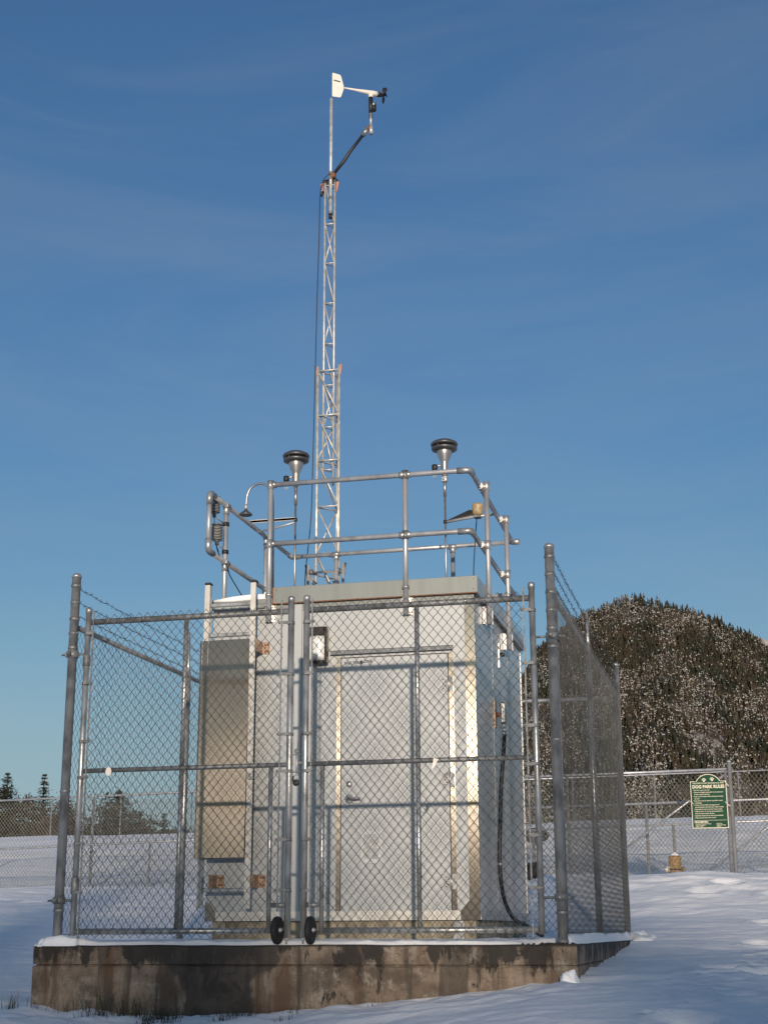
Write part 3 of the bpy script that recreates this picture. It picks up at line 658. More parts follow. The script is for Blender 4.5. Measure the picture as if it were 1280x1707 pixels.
# ------------------------------------------------------------------ concrete plinth + snow on it
t = root('concrete_plinth', (1.94, 2.7, -1.0), 'stained brown concrete plinth with a wet dark patch under the gate', 'plinth')
def slab(name, x0, x1, y0, y1, z0, z1, amp=.004):
    """front/right faces finely divided with a chipped, slightly wavy edge"""
    V = []; F = []; n = 90
    def P(px, py, pz): 
        q = Vector((px, py, pz)); return (px + amp * noise.noise(q * 3.1), py + amp * noise.noise(q * 3.7 + Vector((5, 0, 0))), pz + (amp * 1.3 * noise.noise(q * 9) if pz > z0 + .01 else 0))
    mb = MB()
    nz_ = 6
    loop = [(x0 + (x1 - x0) * k / n, y0) for k in range(n)] + [(x1, y0 + (y1 - y0) * k / n) for k in range(n)] + [(x1 - (x1 - x0) * k / n, y1) for k in range(n)] + [(x0, y1 - (y1 - y0) * k / n) for k in range(n)]
    m_ = len(loop); cxx, cyy = (x0 + x1) / 2, (y0 + y1) / 2
    zl = [z0 + (z1 - .012 - z0) * k / nz_ for k in range(nz_ + 1)]
    for z in zl:
        for (a, b_) in loop: V.append(P(a, b_, z))
    for (a, b_) in loop:
        V.append((a + (.012 if a < cxx else -.012) * (abs(a - cxx) > (x1 - x0) / 2 - .001), b_ + (.012 if b_ < cyy else -.012) * (abs(b_ - cyy) > (y1 - y0) / 2 - .001), z1 + amp * noise.noise(Vector((a * 4, b_ * 4, 0)))))
    L_ = len(zl) + 1
    for i in range(L_ - 1):
        for j in range(m_): F.append((i * m_ + j, i * m_ + (j + 1) % m_, (i + 1) * m_ + (j + 1) % m_, (i + 1) * m_ + j))
    F.append(tuple((L_ - 1) * m_ + j for j in range(m_)))
    F.append(tuple(range(m_))[::-1])
    mb.add(V, F, False).build(name, 'conc', t)
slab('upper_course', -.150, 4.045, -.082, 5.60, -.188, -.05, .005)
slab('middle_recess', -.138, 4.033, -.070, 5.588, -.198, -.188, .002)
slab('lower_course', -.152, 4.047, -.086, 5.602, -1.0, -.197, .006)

def pad_snow(x, y):
    e = min(x + .13, 4.03 - x, 5.58 - y)
    ef = max(0, min(1, e / .05)); fy = max(0, min(1, (y + .035) / .07)); fy = fy * fy * (3 - 2 * fy)
    v = Vector((x * 3, y * 3, 0)); h = .028 + .016 * noise.noise(v) + .008 * noise.noise(v * 4)
    # bank against the front left post and along the right hand edge
    dl = math.hypot((x + .02) / .20, (y + .0) / .10); h += .11 * math.exp(-dl * dl) * .45 
    fyl = fy
    if x < .2: fyl = max(fy, min(1, (y + .08) / .03)) if y > -.075 else 0
    if x > 3.72 and y > .1: h += .055 * math.exp(-((x - 3.94) / .08) ** 2) * (1 + .9 * noise.noise(Vector((y * 1.7, x * 3, 2)))) * min(1, (y - .1) / .15)
    if x > 3.55: fyl *= max(.0, min(1, (y - .05) / .1)) if x > 3.75 else 1 - (x - 3.55) / .2 * (1 - max(0, min(1, (y - .05) / .1)))
    under = .5 if (.62 < x < 3.0 and 1.7 < y < 4.5) else 1
    return -.056 + (h * under + .006) * ef * fyl
xs = np.arange(-.15, 4.05, .022); ys = np.concatenate([np.arange(-.085, .6, .012), np.arange(.6, 5.6, .04)])
V = np.array([[(x, y, pad_snow(x, y)) for x in xs] for y in ys]); ny, nx = V.shape[:2]
I = np.arange(nx * ny).reshape(ny, nx); F = np.stack([I[:-1, :-1], I[:-1, 1:], I[1:, 1:], I[1:, :-1]], -1).reshape(-1, 4)
npobj('snow_layer', V.reshape(-1, 3), F, 'snow', smooth=True, kind='stuff', label='thin snow lying on top of the concrete plinth', cat='snow')
def snow_lump(c, s, seed, label):
    mb = MB(); n, q = 22, 12; V = []
    for i in range(q + 1):
        th = pi * .5 * i / q
        for j in range(n):
            ph = 2 * pi * j / n; d = Vector((sin(th) * cos(ph), sin(th) * sin(ph), cos(th)))
            k = 1 + .45 * noise.noise(d * 1.6 + Vector((seed, 1, 0))) + .18 * noise.noise(d * 5 + Vector((seed, 1, 0)))
            V.append((c[0] + d.x * s[0] * k, c[1] + d.y * s[1] * k, c[2] + d.z * s[2] * k - .01))
    F = [(i * n + j, (i + 1) * n + j, (i + 1) * n + (j + 1) % n, i * n + (j + 1) % n) for i in range(q) for j in range(n)]
    mb.add(V, F, True).build('snow_heap', 'snow', None, label, 'snow heap')
snow_lump((-.08, -.01, -.05), (.085, .06, .055), 4, 'snow heap on the plinth corner at the foot of the tall left post')
snow_lump((3.99, -.15, -.30), (.07, .07, .075), 6, 'small snow lump against the foot of the right plinth corner')
snow_lump((4.10, 5.1, -.06), (.16, .35, .10), 9, 'rounded snow heap at the far right corner of the plinth')
mb = MB()                                # leaf crumbs by the right post
rr = random.Random(5)
for k in range(40):
    x, y = rr.gauss(3.86, .07), rr.uniform(-.07, -.02); s_ = rr.uniform(.004, .012)
    mb.tube([(x, y, -.05), (x + s_, y, -.05 + s_ * .9), (x + 2 * s_, y, -.047)], s_ * .6, 5)
mb.build('leaf_litter', 'rock', None, kind='stuff', label='dark leaf crumbs on the plinth edge under the right post', cat='litter')

# ------------------------------------------------------------------ perimeter fence
FW = 3.936; FH = 2.915; FL = 5.456; FM = 2.583
def corner_post(x, y, parent, bands, inward):
    P = post(MB(), x, y, -.06, FH, .037, 18).build('post', 'galv', parent)
    for z in bands: MB().lathe([(.039, 0), (.0415, .002), (.0415, .02), (.039, .022)], (x, y, z), seg=18).build('band', 'galv_dark', P)
    MB().lathe([(.043, 0), (.043, .03), (.037, .06)], (x, y, -.058), seg=16).build('collar', 'galv_dark', P)
    return P
def barbed(p, q, parent, name='barbed_wire', sag=.03, step=.105):
    p = Vector(p); q = Vector(q); n = max(8, int((q - p).length / step)); mb = MB(); pts = []; rr = random.Random(int(p.z * 1000 + p.x * 7))
    for k in range(n * 2 + 1):
        f = k / (n * 2); w = p.lerp(q, f); w.z -= sag * 4 * f * (1 - f); w += Vector((rr.gauss(0, .0025), rr.gauss(0, .0025), rr.gauss(0, .0035))); pts.append(w)
    mb.tube(pts, .0026, 4)
    d = (q - p).normalized()
    for k in range(1, n * 2, 2):
        c = pts[k]; sd_ = Vector((-d.y, d.x, 0)).normalized()
        a = rr.uniform(0, pi); e = (sd_ * cos(a) + Vector((0, 0, 1)) * sin(a)); g_ = (sd_ * -sin(a) + Vector((0, 0, 1)) * cos(a))
        mb.tube([c - e * .020 + d * .006, c, c + e * .020 - d * .006], .0019, 3); mb.tube([c - g_ * .018 - d * .008, c + d * .003, c + g_ * .018 + d * .012], .0019, 3)
    return mb.build(name, 'barb', parent)
def side_fence(x, label, zr, bw, bands, side):
    t = root('chain_link_fence', (x, FL / 2, -.05), label, 'fence', 'fence sides of the enclosure')
    corner_post(x, 0, t, bands, side)
    Pm = MB().tube([(x, FM, -.05), (x, FM, zr + .04)], .029, 14).build('post', 'galv', t)
    MB().tube([(x, FM, zr + .02), (x, FM, zr + .12), (x, FM, FH)], .02, 10, radii=[.024, .017, .010]).build('extension_arm', 'galv', Pm)
    post(MB(), x, FL, -.05, FH, .034, 14).build('post', 'galv', t)
    MB().tube([(x, .035, zr), (x, FL - .03, zr)], .0215, 12).build('top_rail', 'galv', t)
    off = .035 * side
    fabric('chain_link_mesh', (x + off, .06, 0), (0, 1), FL - .1, .02, zr + .07, .0014, 'wire', t, wv=.5)
    MB().tube([(x + off, .055, .02), (x + off, .055, zr + .05)], .005, 6).build('tension_bar', 'galv_dark', t)
    for z in bw: barbed((x, .03, z), (x, FL - .02, z), t)
    MB().tube([(x + off, .05, .03), (x + off, FL, .03)], .0022, 5).build('bottom_wire', 'wire', t)
    return t
lf = side_fence(0.0, 'left chain link fence side with three sagging barbed strands above its rail', 2.47, (2.80, 2.685, 2.575), (2.80, 2.66, 2.52, 2.40, 2.28, 1.12, .20), -1)
rf = side_fence(FW, 'right chain link fence side seen edge-on, its tall post at the front', 2.53, (2.86, 2.74, 2.63), (2.80, 2.66, 2.52, 2.38, 2.24, 2.10, 1.40, .16), 1)
t = root('chain_link_fence', (FW / 2, FL, -.05), 'rear chain link fence side glimpsed behind the shelter', 'fence', 'fence sides of the enclosure')
MB().tube([(.035, FL, 2.53), (FW - .035, FL, 2.53)], .0215, 12).build('top_rail', 'galv', t)
for px in (1.31, 2.62): MB().tube([(px, FL, -.05), (px, FL, 2.6)], .029, 12).build('post', 'galv', t)
fabric('chain_link_mesh', (.04, FL + .03, 0), (1, 0), FW - .08, .02, 2.60, .0022, 'wire', t)
for z in (2.86, 2.74): barbed((.03, FL, z), (FW - .03, FL, z), t)

# gate leaves
def gate(label, xh, xl, xm, xs, s):
    """xh hinge stile, xl latch stile, xm middle upright, xs short upright by the wheel; s=+1 when the latch is on the right"""
    t = root('gate_leaf', (xh, 0, -.04), label, 'gate', 'pair of chain link gate leaves')
    def cap(mb, x, z): mb.lathe([(.027, z - .035), (.028, z), (.020, z + .012), (.0, z + .014)], (x, 0, 0), seg=14)
    for nm, x, r in (('hinge_stile', xh, .0235), ('latch_stile', xl, .0255)):
        mb = MB().tube([(x, 0, .0 if x == xl else .02), (x, 0, 2.60)], r, 14); cap(mb, x, 2.605); mb.build(nm, 'galv', t)
    ZT, ZM, ZB, ZS = 2.497, 1.287, .052, .238
    for nm, a, b_, z, r in (('top_rail', xh, xl, ZT, .0245), ('middle_rail', xh, xl, ZM, .0185), ('bottom_rail', xh, xs, ZB, .0225), ('wheel_rail', xs, xl, ZS, .0185)):
        MB().tube([(a + .024 * (1 if b_ > a else -1), 0, z), (b_ - .02 * (1 if b_ > a else -1), 0, z)], r, 14).build(nm, 'galv_dark' if nm != 'bottom_rail' else 'galv', t)
    for a, b_ in ((ZM + .018, ZT - .024), (ZB + .022, ZM - .018)): MB().tube([(xm, 0, a), (xm, 0, b_)], .019, 12).build('upright', 'galv', t)
    MB().tube([(xs, 0, ZB - .02), (xs, 0, ZM - .018)], .0185, 12).build('upright', 'galv', t)
    # fabric on the camera side, in two panels because of the wheel notch
    lo, hi = (xh + .06, xl - .07) if s > 0 else (xl + .055, xh - .06)
    if s > 0:
        fabric('chain_link_mesh', (lo, -.030, 0), (1, 0), xs - lo, -.0, 2.575, .0022, 'wire', t)
        n = int((xs - lo) / .036); fabric('chain_link_mesh', (lo + n * .036, -.030, 0), (1, 0), hi - lo - n * .036 + .036, .2592, 2.575, .0022, 'wire', t, k0=n + 6)
    else:
        n = int((xs - lo) / .036) + 1
        fabric('chain_link_mesh', (lo, -.030, 0), (1, 0), n * .036 + .001, .2592, 2.575, .0022, 'wire', t, k0=6)
        fabric('chain_link_mesh', (lo + n * .036, -.030, 0), (1, 0), hi - lo - n * .036, .0, 2.575, .0022, 'wire', t, k0=n)
    for x, nm, z0 in ((lo if s > 0 else hi, 'hinge', .0), (hi if s > 0 else lo, 'latch', .19)):
        B = MB().box((x - .006, -.036, z0), (x + .006, -.030, 2.585)).build('tension_bar', 'galv_dark', t)
        st = xh if nm == 'hinge' else xl
        for z in (2.40, 1.99, 1.52, 1.235, .72, .345):
            d = 1 if st > x else -1
            mb = MB().box((min(x - d * .018, st), -.042, z - .012), (max(x - d * .018, st), -.037, z + .012))
            mb.lathe([(.0262, z - .012), (.029, z - .012), (.029, z + .012), (.0262, z + .012)], (st, 0, 0), seg=16)
            mb.lathe([(.010, 0), (.010, .008), (.005, .008), (.005, .016)], (x - d * .015, -.041, z), (0, -1, 0), 6)
            mb.build('tension_band', 'galv_dark', t)
    mb = MB()                              # wire ties holding the mesh on the rails
    for z, r in ((ZT, .026), (ZM, .020)):
        x = lo + .12
        while x < hi - .05:
            mb.tube([(x, -.034, z - r * .9), (x + .008, -.027 - .010, z), (x + .016, -.034, z + r * .9), (x + .016, 0, z + r)], .0018, 4); x += .31
    mb.build('wire_tie', 'alu', t, kind='stuff')
    # hinges: dark clamps on the corner post with a bolt into the stile
    pxx = 0.0 if s > 0 else FW; dr = 1 if s > 0 else -1
    for z in ((2.235, .285) if s > 0 else (2.19, .275)):
        H = MB().lathe([(.040, -.028), (.049, -.026), (.049, .026), (.040, .028)], (pxx, 0, z), seg=16)
        H.box((pxx - .014, -.075, z - .020), (pxx + .014, -.045, z + .020), .004)
        H.lathe([(.017, 0), (.017, .018), (.009, .018), (.009, .03)], (pxx, -.07, z), (0, -1, 0), 6)
        H.lathe([(.014, 0), (.014, .022), (.008, .024), (.008, .05)], (pxx - dr * .045, 0, z), (-dr, 0, 0), 6)
        h = H.build('hinge', 'galv_dark', t)
        MB().tube([(pxx + dr * .045, 0, z - .0), (xh - dr * .02, 0, z - .0)], .009, 8).build('hinge_bolt', 'galv_dark', h)
    if s > 0: MB().lathe([(.027, -.06), (.031, -.055), (.031, .055), (.027, .06)], (xh, 0, .40), seg=14).build('hinge_sleeve', 'galv_dark', t); MB().lathe([(.027, -.045), (.031, -.04), (.031, .04), (.027, .045)], (xh, 0, 2.18), seg=14).build('hinge_sleeve', 'galv_dark', t)
    # rubber wheel on its side bracket
    xw = xl - s * .062 if s > 0 else xl + .068
    ax = Vector((1, -.02 if s < 0 else -.07, 0)).normalized(); c = Vector((xw, -.045, .056))
    prof = [(.068, -.017), (.084, -.022), (.097, -.017), (.102, 0), (.097, .017), (.084, .022), (.068, .017)]
    Wt = MB().lathe(prof, c, ax, 32).build('wheel', 'rubber', t)
    MB().lathe([(.0, -.012), (.070, -.012), (.070, .012), (.0, .012)], c + ax * .002, ax, 24).build('rim', 'galv_dark', Wt)
    MB().lathe([(.018, 0), (.018, .016), (.009, .018), (.009, .028), (0, .028)], c + ax * .012, ax, 10).build('hub', 'alu', Wt)
    MB().tube([c + ax * .01, c - ax * .0 + Vector((0, .03, 0)), (xl, .0, .075)], .009, 8).build('axle', 'galv_dark', t)
    MB().tube([(xl, -.012, -.045), (xl, -.012, .03)], .007, 8).build('drop_rod', 'alu', t)
    return t
gl = gate('left chain link gate leaf, next to the ladder side', .128, 1.870, .985, 1.722, 1)
gr = gate('right chain link gate leaf, in front of the shelter door', 3.789, 1.998, 2.888, 2.137, -1)

# latch, chain and padlock between the leaves
t = root('gate_latch', (1.935, 0, 1.22), 'drop latch rod held by two lugs between the gate leaves', 'latch')
for z in (1.363, 1.232): MB().box((1.893, -.012, z - .004), (1.957, .012, z + .004)).build('lug', 'galv_dark', t)
MB().tube([(1.929, 0, 1.375), (1.929, 0, 1.218)], .0085, 10).build('rod', 'alu', t)
MB().box((1.922, -.008, 1.292), (1.975, .008, 1.306)).build('tongue', 'galv_dark', t)
MB().lathe([(.013, -.008), (.019, -.006), (.019, .006), (.013, .008)], (1.929, -.004, 1.388), (0, 1, 0), 14).build('ring', 'galv_dark', t)
t = root('padlock', (1.93, -.01, 1.13), 'dark padlock with a bright shackle hanging below the gate latch', 'padlock')
MB().lathe([(.010, -.014), (.024, -.012), (.026, 0), (.024, .012), (.010, .014)], (1.93, -.012, 1.146), (0, 1, 0), 18).build('body', 'black', t)
MB().tube([(1.915, -.012, 1.155)] + [(1.93 - .015 * cos(a), -.012, 1.19 + .016 * sin(a)) for a in np.linspace(0, pi, 7)] + [(1.945, -.012, 1.155)], .0045, 8).build('shackle', 'alu', t)
MB().tube([(1.908, -.014, 1.20), (1.904, -.018, 1.17), (1.912, -.02, 1.14), (1.925, -.022, 1.13)], .006, 6).build('rubber_cover', 'rubber', t)
mb = MB()
t = root('chain', (1.955, 0, 1.39), 'short thin chain hanging from the right leaf to the latch', 'chain')
for k in range(12):
    f = k / 11; c = Vector((1.968, -.01, 1.565)).lerp(Vector((1.936, -.006, 1.395)), f ** 1.0) + Vector((-.006 * sin(f * pi), 0, 0))
    a = (k % 2) * pi / 2; e = Vector((cos(a), sin(a), 0)); pts = [c + e * (.0055 * cos(q)) + Vector((.0, 0, .011 * sin(q))) for q in np.linspace(0, 2 * pi, 9)]
    MB().tube(pts, .0019, 5, caps=False).build('chain_link', 'galv_dark', t)

# white disc and torn tape on the gates
MB().prism([(.385 + .026 * cos(a), -.045, 1.272 + .036 * sin(a)) for a in np.linspace(0, 2 * pi, 9)[:-1]], (0, 1, 0), .006).build('plastic_tag', 'white', None, 'small white plastic tag on the middle rail of the left gate', 'tag')
mb = MB(); mb.add([(3.02, -.05, 1.30), (3.045, -.052, 1.27), (3.03, -.048, 1.24), (3.01, -.05, 1.25), (3.06, -.055, 1.285), (3.0, -.06, 1.21), (2.985, -.05, 1.18)], [(0, 1, 2, 3), (0, 4, 1), (2, 5, 3), (5, 6, 3)])
mb.build('torn_tape', 'white', None, 'torn strip of clear tape on the middle rail of the right gate', 'tape')

# ------------------------------------------------------------------ shelter
BX0, BX1, BXB, BY0, BY1 = .605, 3.040, 3.012, 1.638, 4.54
WZ0, WZ1 = .135, 2.935
t = root('equipment_shelter', ((BX0 + BX1) / 2, (BY0 + BY1) / 2, -.05), 'pale metal clad monitoring shelter standing inside the fence', 'shelter'); SH = t
DX0, DX1, DZ0, DZ1 = 1.832, 2.800, .184, 2.402
yw = BY0
# front wall as panels around the door; side, back walls
def wbox(name, x0, x1, z0, z1, m='wall'): return MB().box((x0, yw, z0), (x1, yw + .05, z1)).build(name, m, SH)
wbox('wall_panel', BX0, 1.382, WZ0, WZ1); wbox('wall_panel', 1.460, DX0 - .03, WZ0, WZ1); wbox('wall_panel', DX0 - .03, DX1 + .05, DZ1 + .008, WZ1); wbox('wall_panel', DX1 + .05, BX1 - .002, WZ0, WZ1)
MB().box((1.384, yw - .008, WZ0 + .002), (1.458, yw + .04, WZ1 - .004), .003).build('joint_strip', 'wall', SH)
MB().prism([(BX1, BY0 + .002, WZ0), (BX1 - .05, BY0 + .002, WZ0), (BXB - .05, BY1, WZ0), (BXB, BY1, WZ0)], (0, 0, 1), WZ1 - WZ0).build('side_wall', 'wall_side', SH)
MB().box((BX0, BY0 + .05, WZ0), (BX0 + .05, BY1, WZ1)).build('side_wall', 'wall_side', SH)
MB().box((BX0 + .05, BY1 - .05, WZ0), (BXB - .05, BY1 - .001, WZ1)).build('rear_wall', 'wall', SH)
MB().box((BX0, BY0 + .05, WZ0 - .0), (BXB - .055, BY1 - .05, WZ0 + .05)).build('floor', 'skid', SH)
MB().box((DX0 - .03, yw + .035, DZ0 - .03), (DX1 + .03, yw + .049, DZ1 + .006)).build('door_recess', 'black', SH)
# lighter band under the fascia with screws
MB().box((1.19, yw - .006, 2.862), (BX1 + .004, yw - .001, 2.93)).build('top_flashing', 'fascia', SH)
# trim strips
def screws(pts, axis, parent, r=.0045):
    for (x, y, z) in pts: MB().lathe([(r, 0), (r, .002), (r * .5, .004), (0, .004)], (x, y, z), axis, 8).build('screw', 'rust', parent)
ct = MB().box((2.955, yw - .005, .215), (BX1 + .004, yw + .0, 2.86)).box((BX1 + .001, yw, .135), (BX1 + .005, yw + .035, 2.93)).build('corner_trim', 'bright_trim', SH)
screws([(2.975, yw - .005, .30 + .138 * k) for k in range(19)] , (0, -1, 0), ct)
ht = MB().box((DX1 + .008, yw - .006, .215), (DX1 + .052, yw, 2.42)).build('hinge_trim', 'bright_trim', SH)
screws([(DX1 + .038, yw - .006, .26 + .15 * k) for k in range(15)], (0, -1, 0), ht)
lt = MB().box((DX0 - .045, yw - .006, .215), (DX0 - .006, yw, 2.42)).build('latch_trim', 'bright_trim', SH)
screws([(DX0 - .033, yw - .006, .26 + .15 * k) for k in range(15)], (0, -1, 0), lt)
bt = MB().box((.70, yw - .0105, WZ0), (2.88, yw - .001, .213)).build('base_trim', 'ladder', SH)
screws([(.78 + .19 * k, yw - .008, .172) for k in range(12)], (0, -1, 0), bt)
cg = MB().prism([(BX0 - .003, yw - .009, WZ0), (.698, yw - .009, WZ0), (.698, yw - .009, .213), (.645, yw - .009, .285), (BX0 - .003, yw - .009, .30)], (0, 1, 0), .008).build('corner_gusset', 'bright_trim', SH)
screws([(.63, yw - .009, .20), (.67, yw - .009, .16)], (0, -1, 0), cg)
cg = MB().prism([(BX1 + .006, yw - .009, WZ0), (2.882, yw - .009, WZ0), (2.882, yw - .009, .213), (2.96, yw - .009, .30), (BX1 + .006, yw - .009, .30)][::-1], (0, 1, 0), .008).build('corner_gusset', 'bright_trim', SH)
screws([(2.93, yw - .009, .17), (2.98, yw - .009, .22), (2.99, yw - .009, .165), (3.02, yw - .009, .165)], (0, -1, 0), cg)
# right wall: base channel and faint panel seams, screws
def rx(y): return BX1 + (BXB - BX1) * (y - BY0) / (BY1 - BY0)
def rwall(y0, y1, z0, z1, th, name, m, o=.001):
    return MB().prism([(rx(y0) + o, y0, z0), (rx(y0) + o + th, y0, z0), (rx(y1) + o + th, y1, z0), (rx(y1) + o, y1, z0)][::-1], (0, 0, 1), z1 - z0).build(name, m, SH)
b_ = rwall(BY0 + .04, BY1, WZ0, .215, .006, 'side_base_trim', 'galv')
screws([(rx(y) + .008, y, .175) for y in np.arange(1.9, 4.5, .2)], (1, 0, 0), b_)
sw = bpy.data.objects['side_wall']
for yy in (2.62, 3.58): rwall(yy - .004, yy + .004, .216, 2.9, .001, 'panel_seam', 'galv')
rwall(BY1 - .05, BY1 + .002, WZ0, 2.92, .004, 'corner_trim', 'alu_trim')
screws([(rx(y) + .002, y, z) for y in (1.95, 2.55, 2.69, 3.52, 3.66, 4.35) for z in np.arange(.42, 2.8, .30)], (1, 0, 0), sw, .004)
# skids
for x0, x1 in ((.66, .78), (2.90, 3.0)): MB().box((x0, BY0 + .03, -.05), (x1, BY1 - .05, WZ0 - .001), .004).build('skid', 'skid', SH)
MB().box((.781, BY0 + .045, -.03), (2.80, BY0 + .085, WZ0 - .002), .003).build('base_beam', 'skid', SH)
MB().box((2.801, BY0 + .045, -.03), (2.899, BY0 + .085, WZ0 - .002), .003).build('base_beam', 'galv', SH)
# roof
rf_ = MB().box((BX0 - .02, BY0 - .03, 2.937), (BX1 + .025, BY1 + .03, 2.985), .004).build('roof', 'fascia', SH)
MB().box((1.182, BY0 - .040, 2.935), (BX1 + .045, BY0 - .032, 3.085), .002).build('front_fascia', 'fascia', SH)
MB().prism([(BX1 + .037, BY0 - .031, 2.925), (BX1 + .045, BY0 - .031, 2.925), (BXB + .045, BY1 + .03, 2.925), (BXB + .037, BY1 + .03, 2.925)], (0, 0, 1), .16).build('side_fascia', 'alu_trim', SH)
MB().box((1.181, BY0 - .041, 2.936), (1.19, BY0 + .02, 3.087)).build('fascia_end_cap', 'rust', SH)
MB().box((1.178, BY0 - .046, 2.926), (BX1 + .046, BY0 - .030, 2.934)).build('drip_edge', 'rust', SH)
MB().box((BX0 - .01, BY0 - .036, 2.90), (1.178, BY0 - .005, 2.936), .003).build('eave_channel', 'galv', SH)
fs = bpy.data.objects['front_fascia']
screws([(x, BY0 - .040, z) for x in (1.22, 3.05) for z in (2.965, 3.055)], (0, -1, 0), fs)
MB().tube([(BX0 - .01, BY0 + .0, 2.985), (.8, BY0 - .015, 3.0), (1.0, BY0 - .015, 3.01), (1.175, BY0, 3.005)], .042, 12, radii=[.022, .028, .030, .026]).build('snow_roll', 'snow', SH)
# door
D = MB().box((DX0, yw - .006, DZ0), (DX1, yw + .034, DZ1), .002).build('door', 'door', SH)
MB().box((DX0 + .004, yw - .009, DZ0 + .002), (DX1 - .004, yw - .0065, DZ0 + .035)).build('kick_strip', 'wall', D)
screws([(DX0 + .08 + .2 * k, yw - .009, DZ0 + .02) for k in range(5)], (0, -1, 0), D, .004)
for z in (2.134, 1.30, .447):
    h = MB().box((DX1 - .062, yw - .011, z - .062), (DX1 + .0, yw - .0065, z + .062)).box((DX1 + .012, yw - .012, z - .062), (DX1 + .045, yw - .0065, z + .062)).build('hinge', 'galv', D)
    MB().tube([(DX1 + .006, yw - .013, z - .066), (DX1 + .006, yw - .013, z + .066)], .0075, 10).build('pin', 'alu_trim', h)
    screws([(DX1 - .04, yw - .011, z + q) for q in (-.04, 0, .04)] + [(DX1 - .02, yw - .011, z + q) for q in (-.02, .02)], (0, -1, 0), h, .006)
MB().lathe([(.030, 0), (.029, .008), (.022, .014), (.020, .022), (.0, .023)], (1.909, yw - .006, 1.285), (0, -1, 0), 20).build('deadbolt', 'alu_trim', D)
hd = MB().lathe([(.040, 0), (.039, .008), (.028, .018), (.018, .022), (.018, .04), (0, .041)], (1.906, yw - .006, 1.158), (0, -1, 0), 22).build('handle_rose', 'alu', D)
MB().tube([(1.906, yw - .045, 1.158), (1.935, yw - .058, 1.157), (2.02, yw - .058, 1.155)], .010, 10, radii=[.014, .011, .008]).build('lever', 'galv_dark', hd)
st = MB().box((2.010, yw - .008, .612), (2.200, yw - .0065, .880)).build('clear_sleeve', 'paper', D)
MB().box((2.035, yw - .0092, .645), (2.168, yw - .0084, .852)).build('notice_sheet', 'paper2', st)
text('SHELTER', .036, 1.857, 2.345, yw - .0075, D, m='text', bold=.001)
text('ONE', .040, 2.035, 2.352, yw - .0075, D, m='text', bold=.001)
MB().lathe([(.016, 0), (.016, .002), (0, .002)], (2.015, yw - .007, 2.36), (0, -1, 0), 12).build('logo', 'text', D)
dc = MB().prism([(1.735, yw, 2.438), (1.735, yw - .045, 2.432), (1.735, yw - .045, 2.462), (1.735, yw, 2.478)], (1, 0, 0), 1.115).build('drip_cap', 'galv_dark', SH)
lb = MB().box((1.684, yw - .002, .262), (1.742, yw - .0005, .398)).build('data_label', 'wall', SH)
for k in range(8): MB().box((1.690, yw - .0028, .372 - k * .014), (1.736 - (k % 3) * .007, yw - .0021, .376 - k * .014)).build('print_line', 'text', lb)

# wall light
t = root('wall_light', (1.625, yw, 2.352), 'dark bronze wall pack light with ribbed glass beside the shelter door', 'light')
x0, x1, z0, z1 = 1.532, 1.722, 2.352, 2.682
MB().box((x0 + .01, yw - .055, z0 + .01), (x1 - .01, yw - .001, z1 - .01), .006).build('housing', 'bronze', t)
fr = MB()
fr.box((x0, yw - .11, z0), (x0 + .024, yw - .056, z1), .004).box((x1 - .024, yw - .11, z0), (x1, yw - .056, z1), .004).box((x0 + .025, yw - .105, z0), (x1 - .025, yw - .056, z0 + .028), .004).box((x0 + .025, yw - .115, z1 - .075), (x1 - .025, yw - .056, z1), .004)
fr.build('frame', 'bronze', t)
gp = []; 
for k in range(13):
    f = k / 12; gp.append((x0 + .026 + f * (x1 - x0 - .052), yw - .10 - .022 * sin(f * pi)))
mb = MB(); V = []; nzr = 24
for i in range(nzr + 1):
    f = i / nzr; z = z0 + .030 + f * (z1 - .077 - z0 - .030); e = sin(min(1, f * 6, (1 - f) * 5) * pi / 2)
    for (x, y) in gp: V.append((x, yw - .06 + (y - yw + .06) * (.35 + .65 * e) + (.0025 if i % 2 else 0), z))
n = len(gp); mb.add(V, [(i * n + j, i * n + j + 1, (i + 1) * n + j + 1, (i + 1) * n + j) for i in range(nzr) for j in range(n - 1)], True)
mb.build('glass_cover', 'glass', t)
MB().box((x0 + .03, yw - .062, z0 + .035), (x1 - .03, yw - .057, z1 - .08)).build('reflector', 'white', t)
MB().lathe([(.012, 0), (.022, .03), (.024, .07), (.012, .10), (0, .105)], (1.627, yw - .085, 2.62), (0, 0, -1), 12).build('bulb', 'glass', t)

# ladder with guard
t = root('roof_ladder', (.84, 1.44, .24), 'aluminium roof ladder bolted left of the door, open at its top', 'ladder')
for x, d in ((.618, 1), (1.058, -1)):
    r = MB().box((x - .024, 1.418, .238), (x + .024, 1.422, 3.10)).box((x - .024 if d < 0 else x + .020, 1.4225, .238), (x - .020 if d < 0 else x + .024, 1.482, 3.10)).box((x + .020 if d < 0 else x - .024, 1.4225, .238), (x + .024 if d < 0 else x - .020, 1.44, 3.10)).build('rail', 'ladder', t)
    MB().box((x - .027, 1.415, 3.101), (x + .027, 1.485, 3.125), .004).build('end_cap', 'black', r)
z = .375
while z < 2.95:
    MB().box((.643, 1.436, z), (1.033, 1.466, z + .034), .005).build('rung', 'galv', t); z += .28
for x, z in ((1.083, 2.53), (1.083, .47), (.70, .47)):
    k = MB().box((x + .002, 1.43, z - .055), (x + .006, yw - .002, z + .055)).box((x + .006, yw - .010, z - .055), (x + .07, yw - .0045 + .003, z + .055)).build('wall_bracket', 'copper', t)
    screws([(x + .03, yw - .010, z + q) for q in (-.03, .03)] + [(x + .055, yw - .010, z + q) for q in (-.03, .03)], (0, -1, 0), k, .010)
t = root('ladder_guard', (.80, 1.405, .66), 'grey sheet metal climb guard locked over the ladder rungs', 'ladder guard')
